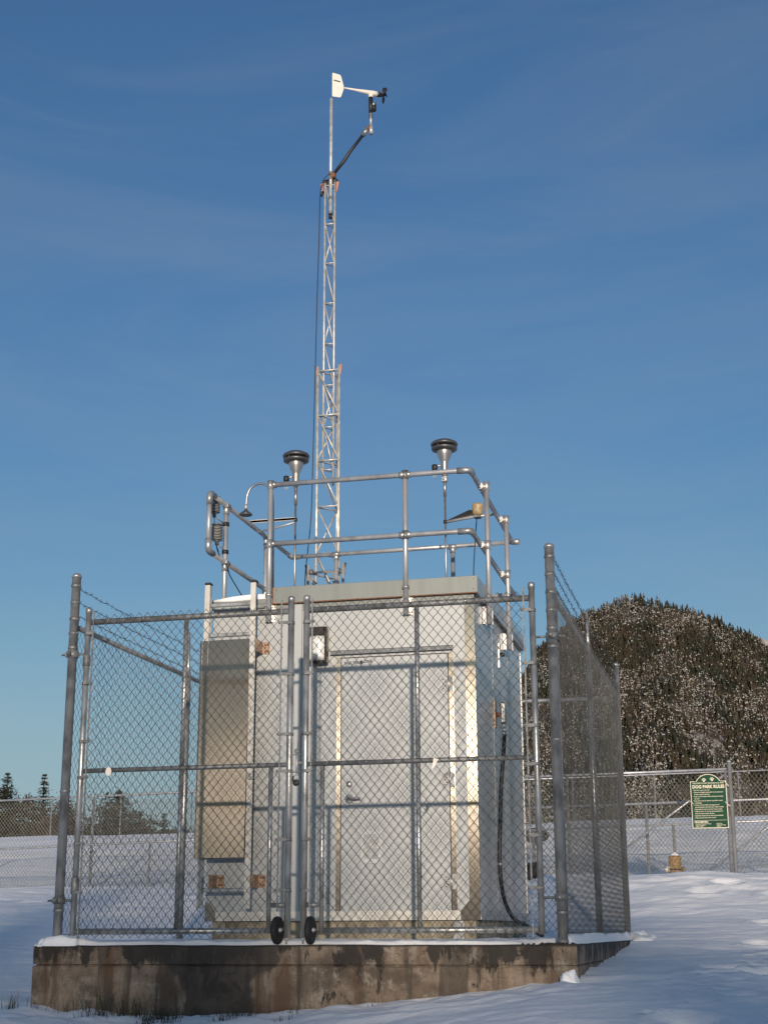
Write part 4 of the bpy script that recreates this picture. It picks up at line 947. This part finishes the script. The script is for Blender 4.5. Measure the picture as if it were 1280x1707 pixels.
MB().prism([(.588, 1.374, .662), (.588, 1.377, .662), (.588, 1.4170, 2.580), (.588, 1.4140, 2.580)], (1, 0, 0), .448).build('panel', 'brushed', t)
MB().prism([(.587, 1.400, .662), (.570, 1.404, .662), (.570, 1.44, .662), (.574, 1.44, .662), (.587, 1.408, .662)], (0, 0, 1), 1.918).build('side_flange', 'alu_sheet', t)
MB().prism([(.640, 1.3725, .664), (.640, 1.3738, .664), (.640, 1.4138, 2.578), (.640, 1.4125, 2.578)], (1, 0, 0), .006).build('fold_line', 'galv', t)
lk = MB().box((1.038, 1.40, 1.36), (1.085, 1.43, 1.385)).box((1.052, 1.385, 1.33), (1.082, 1.399, 1.37), .003).build('hasp', 'galv', t)

# electrical inlet and cable on the right wall
t = root('cable_junction_box', (3.05, 2.8, 1.9), 'weathered electrical junction box with rusty plate on the right wall', 'junction box')
MB().prism([(3.040, 2.60, 1.87), (3.040, 2.60, 2.13), (3.040, 2.72, 2.13), (3.040, 2.72, 1.87)], (1, 0, 0), .008).build('back_plate', 'copper', t)
MB().lathe([(.022, 0), (.022, .045)], (3.049, 2.66, 1.99), (1, 0, 0), 12).build('stub', 'rust', t)
MB().box((3.094, 2.61, 1.905), (3.150, 2.71, 2.10), .012).build('housing', 'galv', t)
MB().lathe([(.030, 0), (.030, -.035), (.022, -.04), (.022, -.075), (.028, -.08), (.028, -.10), (.018, -.105)], (3.122, 2.66, 1.905), (0, 0, 1), 14).build('cable_gland', 'alu_trim', t)
cp = [(3.122, 2.66, 1.815), (3.115, 2.60, 1.60), (3.10, 2.52, 1.3), (3.095, 2.46, 1.0), (3.09, 2.42, .75), (3.09, 2.43, .52), (3.10, 2.52, .33), (3.12, 2.72, .20), (3.14, 3.0, .13), (3.16, 3.35, .10), (3.18, 3.7, .06), (3.19, 3.95, .02), (3.2, 4.2, .0)]
def smooth(pts, n=5):
    P = [Vector(p) for p in pts]; o = []
    for i in range(len(P) - 1):
        a, b_, c, d = P[max(i - 1, 0)], P[i], P[i + 1], P[min(i + 2, len(P) - 1)]
        for k in range(n):
            f = k / n; o.append(.5 * ((2 * b_) + (c - a) * f + (2 * a - 5 * b_ + 4 * c - d) * f * f + (-a + 3 * b_ - 3 * c + d) * f ** 3))
    o.append(P[-1]); return o
t = root('power_cable', (3.1, 2.8, 0), 'thick black power cable hanging down the right wall', 'cable')
c_ = MB().tube(smooth(cp), .019, 10).build('sheath', 'black', t)
for z, y in ((1.16, 2.50), (.62, 2.42)): MB().lathe([(.021, -.01), (.024, -.008), (.024, .008), (.021, .01)], (3.093, y, z), (0, .1, 1), 12).build('clamp', 'galv', t)
t = root('side_vent_plate', (3.04, 3.25, 2.55), 'small upright metal plate below the rear right railing bracket', 'plate')
MB().box((rx(3.1) + .002, 3.02, 2.50), (rx(3.1) + .008, 3.10, 2.74)).build('plate', 'alu_trim', t)
MB().lathe([(.02, 0), (.022, .03), (.015, .045)], (rx(3.1) + .008, 3.06, 2.63), (1, 0, 0), 10).build('knob', 'black', t)
# coil of tube under the wall
MB().tube([(3.00 + .06 * cos(a) , 1.80 + .05 * sin(a), .055 + .022 * sin(a * .5)) for a in np.linspace(0, 5.5, 18)], .009, 8).build('coiled_hose', 'white', None, 'pale coil of hose under the right front corner of the shelter', 'hose')

# ------------------------------------------------------------------ roof guardrail
t = root('roof_guardrail', ((BX0 + BX1) / 2, 2.9, 2.75), 'aluminium pipe guardrail running round the shelter roof edge', 'guardrail'); GR = t
R = .0238; ZT, ZMd = 4.062, 3.492; yF = 1.575
def fit_(x, y, z, h=.05, axis=(0, 0, 1), r=.031):
    MB().lathe([(R + .001, -h), (r, -h + .003), (r, h - .003), (R + .001, h)], (x, y, z), axis, 16).build('fitting', 'galv', GR)
# front rails + right-hand return with bent corners
def railrun(z):
    xr = 3.045; xb = 3.005; rc = .045
    pts = [(1.155 + R, yF, z), (xr - rc, yF, z)] + [(xr - rc + rc * sin(a), yF + rc - rc * cos(a), z) for a in np.linspace(.3, pi / 2, 5)] + [(xb, 4.27, z)]
    MB().tube(pts, R, 14).build('rail', 'alu', GR)
    MB().tube([(xr - .12, yF, z), (xr - rc, yF, z)] + [(xr - rc + rc * sin(a), yF + rc - rc * cos(a), z) for a in np.linspace(.3, pi / 2, 6)] + [(xr - .001, yF + .11, z)], .0300, 14).build('elbow', 'galv', GR)
railrun(ZT); railrun(ZMd)
def tee(x, y, z, ax):
    mb = MB().lathe([(R + .001, -.042), (.031, -.040), (.031, .040), (R + .001, .042)], (x, y, z), (0, 0, 1), 16)
    mb.lathe([(.0305, .0), (.0305, .055), (R + .001, .057)], (x, y, z), ax, 14); mb.build('tee_fitting', 'galv', GR)
for x in (1.155, 2.440):
    MB().tube([(x, yF, 2.765), (x, yF, 4.095)], R, 14).build('post', 'alu', GR)
    for z in (ZT, ZMd):
        tee(x, yF, z, (1, 0, 0))
        if x > 2: tee(x, yF, z, (-1, 0, 0))
    fit_(x, yF, 3.01, .016, r=.034)
    k = MB().box((x - .055, yw - .010, 2.765), (x + .055, yw - .0085 + .003, 2.925)).box((x - .030, yF, 2.765), (x - .026, yw - .011, 2.925)).box((x + .026, yF, 2.765), (x + .030, yw - .011, 2.925)).build('wall_bracket', 'alu_trim', GR)
    screws([(x + q, yw - .010, z) for q in (-.042, .042) for z in (2.79, 2.90)], (0, -1, 0), k, .008)
# right side posts stand outside the wall, clamped to the rails by offset crosses
for y, zb in ((2.12, 2.745), (3.33, 2.725)):
    x = rx(y) + .062
    MB().tube([(x, y, zb), (x, y, 4.085)], R, 14).build('post', 'alu', GR)
    for z in (ZT, ZMd):
        mb = MB().lathe([(R + .001, -.045), (.032, -.043), (.032, .043), (R + .001, .045)], (x, y, z), (0, 0, 1), 16)
        mb.lathe([(.031, -.042), (.031, .042)], (x - .055, y, z), (0, 1, 0), 14); mb.build('cross_fitting', 'alu_trim', GR)
    k = MB().box((rx(y) + .004, y - .042, zb), (rx(y) + .010, y + .042, zb + .16)).box((rx(y) + .0105, y - .034, zb), (rx(y) + .036, y - .028, zb + .16)).box((rx(y) + .0105, y + .028, zb), (x + .03, y + .034, zb + .16)).build('wall_bracket', 'alu', GR)
# left side rail with closed front end
xl = .52
def lrail(z, s):
    return [(xl, 1.66, z + s * .05), (xl, 1.665, z + s * .02), (xl, 1.69, z), (xl, 4.24 if s < 0 else 4.2, z)]
MB().tube([(xl, 1.66, ZMd + .06), (xl, 1.66, ZT - .06)], R, 14).build('post', 'alu', GR)
for z, s in ((ZT, -1), (ZMd, 1)):
    MB().tube([(xl, 1.76, z), (xl, 4.26 if z == ZT else 4.2, z)], R, 14).build('rail', 'alu', GR)
    MB().tube([(xl, 1.66, z + s * .12), (xl, 1.66, z + s * .04), (xl, 1.672, z + s * .012), (xl, 1.70, z), (xl, 1.79, z)], .030, 14).build('elbow', 'galv', GR)
for y in (2.14, 3.38):
    MB().tube([(xl - .005, y, 2.75), (xl - .005, y, ZT - .03)], R, 14).build('post', 'alu', GR)
    for z in (ZT, ZMd):
        mb = MB().lathe([(R + .001, -.09), (.031, -.088), (.031, -.02), (.02, 0)], (xl - .005, y, z), (0, 0, 1), 14); mb.lathe([(.0305, -.05), (.0305, .05)], (xl, y, z), (0, 1, 0), 14); mb.build('tee_fitting', 'galv', GR)
    MB().box((xl - .03, y - .05, 2.75), (BX0 - .004, y + .05, 2.90)).build('wall_bracket', 'alu_trim', GR)
# back rail
yB = 4.27
MB().tube([(xl + .02, yB, ZT), (3.06, yB, ZT + .01)], R, 14).build('rail', 'alu', GR)
MB().tube([(xl + .02, yB, ZMd), (3.03, yB, ZMd)], R, 14).build('rail', 'alu', GR)
MB().tube([(xl, yB - .07, ZT), (xl, yB - .02, ZT), (xl + .02, yB, ZT), (xl + .09, yB, ZT)], .030, 14).build('elbow', 'galv', GR)
MB().lathe([(.03, 0), (.033, .01), (.033, .05), (.015, .06)], (3.02, yB, ZT + .01), (1, 0, 0), 14).build('end_fitting', 'alu_trim', GR)
for x in (1.035, 2.345):
    MB().tube([(x, yB, 2.98), (x, yB, ZT - .03)], R, 14).build('post', 'alu', GR)
    for z in (ZT, ZMd): MB().lathe([(R + .001, -.07), (.031, -.068), (.031, -.01), (.02, .0)], (x, yB, z), (0, 0, 1), 14).lathe([(.0305, -.045), (.0305, .045)], (x, yB, z), (1, 0, 0), 14).build('tee_fitting', 'galv', GR)

# ------------------------------------------------------------------ air inlets on the roof
def inlet(x, y, ztop, label, low, clamp, jx):
    t = root('air_sampler_inlet', (x, y, 2.985), label, 'air inlet', 'round headed air sampler inlets')
    q = ztop
    MB().tube([(x, y, 2.985), (x, y, low - .10)], .0105, 10).build('sampling_tube', 'inlet', t)
    MB().tube([(x, y, low - .17), (x, y, low + .02)], .017, 12).build('sleeve', 'inlet', t)
    MB().lathe([(.010, low), (.034, low + .045), (.036, low + .05), (.036, q - .25), (.040, q - .235), (.072, q - .165), (.078, q - .13), (.078, q - .115)], (x, y, 0), seg=28).build('neck', 'inlet', t)
    MB().lathe([(.09, q - .120), (.128, q - .112), (.133, q - .098), (.132, q - .088), (.11, q - .078), (.07, q - .070)], (x, y, 0), seg=36).build('lower_plate', 'inlet_dark', t)
    MB().lathe([(.06, q - .069), (.11, q - .066), (.137, q - .062), (.140, q - .050), (.128, q - .032), (.09, q - .012), (.04, q), (0, q + .002)], (x, y, 0), seg=36).build('rain_hat', 'inlet_dark', t)
    for k in range(3):
        a = k * 2.09; MB().tube([(x + .1 * cos(a), y + .1 * sin(a), q - .09), (x + .1 * cos(a), y + .1 * sin(a), q - .06)], .005, 6).build('spacer', 'inlet', t)
    zj = q - .29
    MB().tube([(x - .03, y, zj + .02), (jx, y, zj + .012)], .009, 8).build('jar_arm', 'alu_trim', t)
    MB().lathe([(.026, -.028), (.030, -.026), (.030, .026), (.024, .030)], (jx, y, zj), seg=16).build('jar_cap', 'black', t)
    MB().lathe([(.022, -.028), (.025, -.04), (.025, -.095), (.018, -.112), (0, -.115)], (jx, y, zj), seg=16).build('water_jar', 'jar', t)
    if clamp: MB().box((x - .028, y - .03, low - .02), (x + .028, y + .03, low + .035), .006).lathe([(.014, 0), (.014, .02), (.006, .025)], (x, y - .03, low + .008), (0, -1, 0), 10).build('clamp', 'alu_trim', t)
    return t
inlet(.985, 2.9, 4.828, 'round headed air inlet left of the lattice tower', 4.42, False, .882)
inlet(2.504, 3.1, 4.892, 'round headed air inlet rising behind the right front railing post', 4.46, True, 2.402)
# brackets
t = root('tube_bracket', (.75, 2.9, 4.08), 'bright angle bracket steadying the left air inlet tube', 'bracket')
MB().box((.505, 2.88, 4.090), (.985, 2.905, 4.112)).box((.505, 2.88, 4.085), (.985, 2.883, 4.118)).build('arm', 'ladder', t)
MB().tube([(.545, 3.0, 4.02), (.80, 2.95, 4.045), (.975, 2.91, 4.070)], .011, 8).build('brace', 'alu', t)
MB().lathe([(.012, -.018), (.02, -.016), (.02, .016), (.012, .018)], (.985, 2.9, 4.095), seg=12).build('clamp', 'black', t)
t = root('tube_bracket', (2.8, 3.1, 4.03), 'folded bracket between the right air inlet tube and the side rail', 'bracket')
MB().tube([(2.515, 3.1, 4.018), (2.80, 3.1, 4.052), (3.02, 3.1, 4.066)], .014, 8).build('arm', 'alu', t)
MB().add([(2.515, 3.09, 4.03), (2.76, 3.05, 4.115), (2.82, 3.05, 4.10), (2.78, 3.12, 4.045), (2.515, 3.098, 4.024)], [(0, 1, 2, 3, 4)]).add([(2.515, 3.093, 4.027), (2.76, 3.053, 4.112), (2.82, 3.053, 4.097), (2.78, 3.123, 4.042), (2.515, 3.101, 4.021)], [(4, 3, 2, 1, 0)]).build('gusset', 'alu_sheet', t)
MB().lathe([(.012, -.018), (.02, -.016), (.02, .016), (.012, .018)], (2.504, 3.1, 4.02), seg=12).build('clamp', 'black', t)
t = root('roof_sensor', (2.832, 3.1, 4.03), 'tan drum shaped sensor on the bracket near the right railing', 'sensor')
MB().lathe([(.045, .03), (.052, .045), (.055, .06), (.058, .13), (.052, .148), (.03, .155), (0, .156)], (2.832, 3.1, 4.035), (.08, -.15, 1), 22).build('drum', 'tan', t)
MB().box((2.80, 3.06, 4.035), (2.87, 3.14, 4.066), .005).build('mount', 'galv_dark', t)
MB().tube(smooth([(2.825, 3.1, 4.035), (2.815, 3.09, 3.9), (2.80, 3.08, 3.7), (2.785, 3.08, 3.45), (2.78, 3.09, 3.1), (2.78, 3.1, 2.99)]), .0055, 6).build('cable', 'black', t)
# gooseneck
t = root('gooseneck_inlet', (1.11, 1.78, 2.985), 'gooseneck tube with a downturned dark funnel left of the front railing post', 'air inlet')
MB().tube([(1.128, 1.78, 2.985)] + smooth([(1.118, 1.78, 3.6), (1.105, 1.78, 4.02), (1.06, 1.78, 4.115), (.98, 1.78, 4.150), (.90, 1.78, 4.125), (.855, 1.78, 4.05), (.845, 1.78, 3.94)]), .0115, 10).build('tube', 'inlet', t)
MB().lathe([(.016, 0), (.016, .05)], (.843, 1.78, 3.905), seg=12).build('collar', 'alu', t)
MB().lathe([(.014, 0), (.018, -.012), (.046, -.032), (.060, -.046), (.062, -.056), (.055, -.06)], (.843, 1.78, 3.905), seg=26).build('funnel', 'inlet_dark', t)
# radiation shields
def shield(x, y, z0, n, r, label, by):
    t = root('sensor_shield', (x, y, z0), label, 'sensor shield', 'stacked plate sensor shields')
    for k in range(n):
        zz = z0 + .03 + k * .0155; MB().lathe([(r * .55, 0), (r, -.006), (r * 1.0, -.003), (r * .6, .006)], (x, y, zz), seg=24).build('plate', 'shield', t)
    MB().lathe([(r * .9, 0), (r * .95, .012), (r * .5, .022), (0, .024)], (x, y, z0 + .03 + n * .0155), seg=24).build('cap', 'galv_dark', t)
    MB().lathe([(r * .55, 0), (r * .6, -.012), (.018, -.02), (.018, -.05)], (x, y, z0 + .026), seg=16).build('base', 'galv_dark', t)
    MB().tube([(x, y, z0 + .0), (x + .02, (y + by) / 2, z0 - .03), (.515, by, z0 - .05)], .008, 8).build('arm', 'alu', t)
    MB().lathe([(R + .001, -.02), (.033, -.018), (.033, .018), (R + .001, .02)], (.515, by, z0 - .05), seg=14).build('clamp', 'black', t)
    return t
shield(.462, 1.95, 3.925, 9, .056, 'upper stacked plate sensor shield behind the left railing end', 2.14)
t2 = shield(.497, 1.95, 3.645, 9, .056, 'lower stacked plate sensor shield with a cable below it', 2.14)
MB().tube(smooth([(.49, 1.95, 3.63), (.50, 1.98, 3.56), (.515, 2.06, 3.50), (.545, 2.14, 3.44), (.55, 2.2, 3.37), (.60, 2.45, 3.2), (.66, 2.6, 3.0)]), .006, 6).build('cable', 'black', t2)
MB().tube(smooth([(.462, 1.95, 3.92), (.47, 1.94, 3.80), (.478, 1.885, 3.72), (.50, 1.88, 3.65), (.51, 1.97, 3.56)]), .004, 6).build('cable', 'black', t2)

# ------------------------------------------------------------------ lattice tower behind the shelter
t = root('lattice_tower', (.665, 5.2, -.05), 'slim telescoping steel lattice tower rising behind the shelter', 'tower'); TW = t
def section(name, cx, cy, w, z0, z1, lr, br, step, zt, rot=0.0, shift=.0, tops=True):
    """three legs and, on each face, level rungs with one diagonal per bay"""
    legs = [(cx - w / 2, cy), (cx + w / 2, cy), (cx + shift, cy + w * .87)]
    Sx = MB().lathe([(br * 1.2, 0), (br * 1.2, .01)], (cx - w / 2, cy, z1 - .02), seg=8).build(name, 'steel', TW)
    for (x, y) in legs: MB().tube([(x, y, z0), (x, y, z1)], lr, 12).build('leg', 'steel', Sx)
    zs = []; z = zt
    while z > z0 + .05: zs.append(z); z -= step
    faces = [(0, 1), (1, 2), (2, 0)]
    for fi, (a, b_) in enumerate(faces):
        A, B = Vector((*legs[a], 0)), Vector((*legs[b_], 0)); d = (B - A).normalized(); A2, B2 = A + d * lr * .8, B - d * lr * .8
        o = Vector((0, 0, 0))
        for k, z in enumerate(zs):
            MB().tube([A2 + Vector((0, 0, z)), B2 + Vector((0, 0, z))], br, 8).build('rung', 'steel', Sx)
            if k + 1 < len(zs):
                p, q = (A2, B2) if fi == 0 else ((A2, B2) if k % 2 else (B2, A2))
                MB().tube([p + Vector((0, 0, z - .02)), q + Vector((0, 0, zs[k + 1] + .025))], br, 8).build('diagonal', 'steel', Sx)
    return Sx
s1 = section('lower_section', .666, 5.12, .424, -.05, 4.17, .0165, .010, .60, 4.08)
s2 = section('middle_section', .664, 5.19, .270, 3.0, 6.68, .0160, .0100, .575, 6.625, shift=.05)
s3 = section('upper_section', .654, 5.235, .128, 5.20, 9.215, .0132, .0082, .54, 9.15, shift=.03)
for nm, xs_, y, z in ((s2, (.525, .803), 5.19, 6.66), (s1, (.448, .884), 5.12, 4.15)):
    for x in xs_: MB().tube([(x, y, z - .16), (x + (.022 if x > .66 else -.022), y, z + .03)], .010, 8, radii=[.006, .014]).build('guide_tab', 'tape' if nm is s2 else 'galv_dark', nm)
MB().add([(.575, 5.20, 9.19), (.735, 5.20, 9.19), (.76, 5.24, 9.20), (.70, 5.36, 9.21), (.60, 5.36, 9.21), (.55, 5.24, 9.20)], [(0, 1, 2, 3, 4, 5)]).add([(.575, 5.20, 9.215), (.735, 5.20, 9.215), (.76, 5.24, 9.225), (.70, 5.36, 9.235), (.60, 5.36, 9.235), (.55, 5.24, 9.225)], [(5, 4, 3, 2, 1, 0)]).build('top_plate', 'galv_dark', s3)
for x, d in ((.567, -1), (.742, 1)): MB().prism([(x, 5.215, 9.18), (x + d * .035, 5.215, 9.17), (x + d * .020, 5.215, 9.09), (x + d * .004, 5.215, 9.03)], (0, 1, 0), .02).build('guide_tab', 'tape', s3)
MB().tube([(.576, 5.20, 9.05), (.553, 5.19, 8.985)], .017, 10).build('cable_grip', 'black', s3)
MB().tube([(.454, 5.12, 4.08), (.878, 5.12, 4.09)], .014, 8).build('roller_bar', 'galv_dark', s1)
for x in (.50, .83): MB().lathe([(.03, -.02), (.034, 0), (.03, .02)], (x, 5.10, 4.085), (1, 0, 0), 14).build('pulley', 'galv_dark', s1)
MB().box((.3, 4.8, -.06), (1.03, 5.53, .06), .01).build('footing', 'conc', TW)
MB().tube(smooth([(.67, 5.17, 9.27), (.60, 5.15, 9.20), (.553, 5.15, 9.02), (.548, 5.13, 8.4), (.535, 5.12, 7.7), (.525, 5.1, 6.7), (.515, 5.07, 5.5), (.505, 5.05, 4.75), (.46, 5.05, 4.25), (.44, 5.05, 4.0), (.43, 5.0, 3.1)]), .0055, 6).build('signal_cable', 'black', TW)

t = root('tower_mast', (.673, 5.2, 8.7), 'slim steel pipe mast clamped in the top of the lattice tower', 'mast')
MB().tube([(.673, 5.2, 8.70), (.673, 5.2, 10.365)], .0205, 14).build('pipe', 'steel', t)
for z in (8.74, 8.95, 9.22, 9.30): MB().lathe([(.021, -.015), (.029, -.013), (.029, .013), (.021, .015)], (.673, 5.2, z), seg=14).build('clamp', 'galv_dark', t)
MB().lathe([(.024, 0), (.024, .06)], (.673, 5.2, 8.665), seg=12).build('end_cap', 'black', t)

t = root('instrument_boom', (.70, 5.2, 9.27), 'slanting dark taped boom carrying the wind monitor out from the mast', 'boom')
MB().tube([(.695, 5.2, 9.262), (.85, 5.2, 9.452), (.92, 5.2, 9.560), (1.10, 5.2, 9.788)], .020, 12, radii=[.019, .023, .021, .019]).build('taped_pipe', 'black', t)
MB().tube([(1.085, 5.2, 9.768), (1.158, 5.2, 9.862)], .031, 12).build('socket', 'galv', t)
MB().tube([(1.150, 5.185, 9.845), (1.188, 5.2, 9.885)], .026, 12).build('socket_mouth', 'rust', t)
MB().tube([(1.203, 5.2, 9.775), (1.197, 5.2, 9.90)], .026, 14, radii=[.029, .024]).build('tee', 'alu', t)
MB().box((.665, 5.175, 9.225), (.735, 5.23, 9.30), .008).build('clamp', 'rust', t)
MB().tube([(1.197, 5.2, 9.88), (1.197, 5.2, 10.10)], .0175, 12).build('pipe', 'alu', t)
for z in (10.045, 10.015): MB().lathe([(.018, -.006), (.028, -.005), (.028, .005), (.018, .006)], (1.197, 5.2, z), seg=14).build('band', 'galv_dark', t)

t = root('wind_monitor', (1.197, 5.2, 10.07), 'white propeller and vane wind monitor with black four blade propeller', 'wind monitor')
MB().tube([(1.197, 5.2, 10.075), (1.197, 5.2, 10.30)], .029, 16, radii=[.026, .028]).build('orientation_post', 'black', t)
MB().box((1.215, 5.17, 10.10), (1.263, 5.235, 10.215), .012).build('junction_box', 'black', t)
MB().box((1.232, 5.1685, 10.175), (1.252, 5.1695, 10.200)).build('label_patch', 'paper', t)
MB().lathe([(.031, 0), (.031, .045), (.026, .06)], (1.197, 5.2, 10.30), seg=16).build('collar', 'white', t)
hd_ = Vector((.448, .30, 0)).normalized(); pv = Vector((1.197, 5.2, 10.368))
a_ = pv - hd_ * .36; MB().tube([a_, pv - hd_ * .22, pv - hd_ * .08, pv + hd_ * .02, pv + hd_ * .085], .03, 18, radii=[.0085, .016, .027, .034, .036]).build('body', 'white', t)
MB().lathe([(.036, 0), (.035, .02), (.026, .06), (.014, .09), (.010, .10)], pv + hd_ * .086, hd_, 18).build('nose_cone', 'black', t)
tl = pv - hd_ * .365; f0 = tl; f1 = tl - hd_ * .145
sdv = Vector((-hd_.y, hd_.x, 0)) * .0022
pl = [f0 + Vector((0, 0, .018)), f0 - hd_ * .035 + Vector((0, 0, .155)), f0 - hd_ * .05 + Vector((0, 0, .175)), f1 + Vector((0, 0, .185)), f1 - hd_ * .008 + Vector((0, 0, .175)), f1 - hd_ * .008 + Vector((0, 0, -.145)), f1 + Vector((0, 0, -.155)), f0 - hd_ * .05 + Vector((0, 0, -.150)), f0 - hd_ * .035 + Vector((0, 0, -.135)), f0 + Vector((0, 0, -.018))]
tf = MB().prism([p - sdv for p in pl], tuple(sdv.normalized()), .0044).build('tail_fin', 'white', t)
def finbox(u0, u1, w0, w1, nm, m, off):
    P = [f1 + hd_ * u + Vector((0, 0, w)) for u, w in ((u0, w0), (u1, w0), (u1, w1), (u0, w1))]
    o = -sdv.normalized() * off if False else sdv.normalized() * -off
    MB().prism([p + o for p in P], tuple(sdv.normalized()), .0006).build(nm, m, tf)
sgn = 1
for sg in (1, -1):
    o = sdv.normalized() * (.0024 * sg)
    MB().prism([f1 + hd_ * u + Vector((0, 0, w)) + o for u, w in ((.012, .072), (.100, .066), (.100, .084), (.012, .090))], tuple(sdv.normalized()), .0005).build('name_strip', 'text', tf)
for k in range(4):
    a = k * pi / 2 + .35; c = pv + hd_ * .172; sidev = Vector((-hd_.y, hd_.x, 0)); upv = Vector((0, 0, 1))
    V = []; 
    for i in range(8):
        f = i / 7; r = .012 + .088 * f; tw = 1.1 - .55 * f; ch = (.012 + .030 * sin(min(1, f * 1.15) * pi * .62))
        rad = sidev * cos(a) + upv * sin(a); tan_ = -sidev * sin(a) + upv * cos(a); cv = (tan_ * cos(tw) + hd_ * sin(tw)) * ch
        V += [c + rad * r - cv * .6, c + rad * r + cv * .9 + hd_ * .004]
    V += [v + hd_ * .0025 for v in V]
    F = [(2 * i, 2 * i + 1, 2 * i + 3, 2 * i + 2) for i in range(7)] + [(16 + 2 * i, 16 + 2 * i + 2, 16 + 2 * i + 3, 16 + 2 * i + 1) for i in range(7)]
    MB().add(V, F, True).build('propeller_blade', 'black', t)
MB().lathe([(.012, 0), (.013, .012), (.008, .022), (0, .024)], pv + hd_ * .165, hd_, 12).build('propeller_hub', 'black', t)

# ------------------------------------------------------------------ grass in front of the plinth
rr = random.Random(9); mb = MB()
def tuft(x, y, n, h, sp):
    for _ in range(n):
        px, py = x + rr.gauss(0, sp), y + rr.gauss(0, sp * .4); z = ground_z(px, py) - .02; hh = 1.25 * h * rr.uniform(.4, 1.2); lx, ly = rr.gauss(0, .3) * hh, rr.gauss(0, .25) * hh
        w = rr.uniform(.0012, .0026)
        mb.add([(px - w, py, z), (px + w, py, z), (px + lx * .4 + w * .8, py + ly * .4, z + hh * .6), (px + lx, py + ly, z + hh), (px + lx * .4 - w * .8, py + ly * .4, z + hh * .6)], [(0, 1, 2, 4), (4, 2, 3)])
tuft(-.22, -.25, 26, .12, .035); tuft(-.05, -.2, 10, .10, .03)
for x, n, h in ((.16, 12, .10), (.30, 14, .12), (.52, 40, .17), (.62, 30, .15), (.74, 34, .18), (.86, 22, .14), (1.0, 22, .13), (.93, 40, .09), (1.12, 26, .12), (1.22, 14, .08), (1.5, 26, .09), (1.62, 18, .08), (1.72, 12, .10), (2.0, 8, .08), (2.6, 6, .06), (1.35, 10, .07)):
    tuft(x, -.15 - rr.uniform(0, .12), n, h, .045)
for x, y, n in ((.95, -.42, 60), (1.15, -.5, 30), (1.55, -.45, 40), (1.65, -.3, 30), (.45, -.4, 20), (2.05, -.6, 12)): tuft(x, y, n, .06, .05)
mb.build('grass', 'grass', None, kind='stuff', label='dark dead grass poking through snow at the foot of the plinth', cat='grass')
rr = random.Random(19); mb = MB()
for fx, fy in ((4.98, 12.8), (3.6, 13.8), (3.3, 13.7), (6.0, 12.7), (5.1, 13.2)):
    for _ in range(16):
        px, py = fx + rr.gauss(0, .10), fy + rr.gauss(0, .05); z = ground_z(px, py) - .02; hh = rr.uniform(.03, .12); lx = rr.gauss(0, .4) * hh
        mb.add([(px - .003, py, z), (px + .003, py, z), (px + lx, py, z + hh)], [(0, 1, 2)])
mb.build('grass', 'grass', None, kind='stuff', label='sparse dry stalks along the foot of the dog park fence', cat='grass')
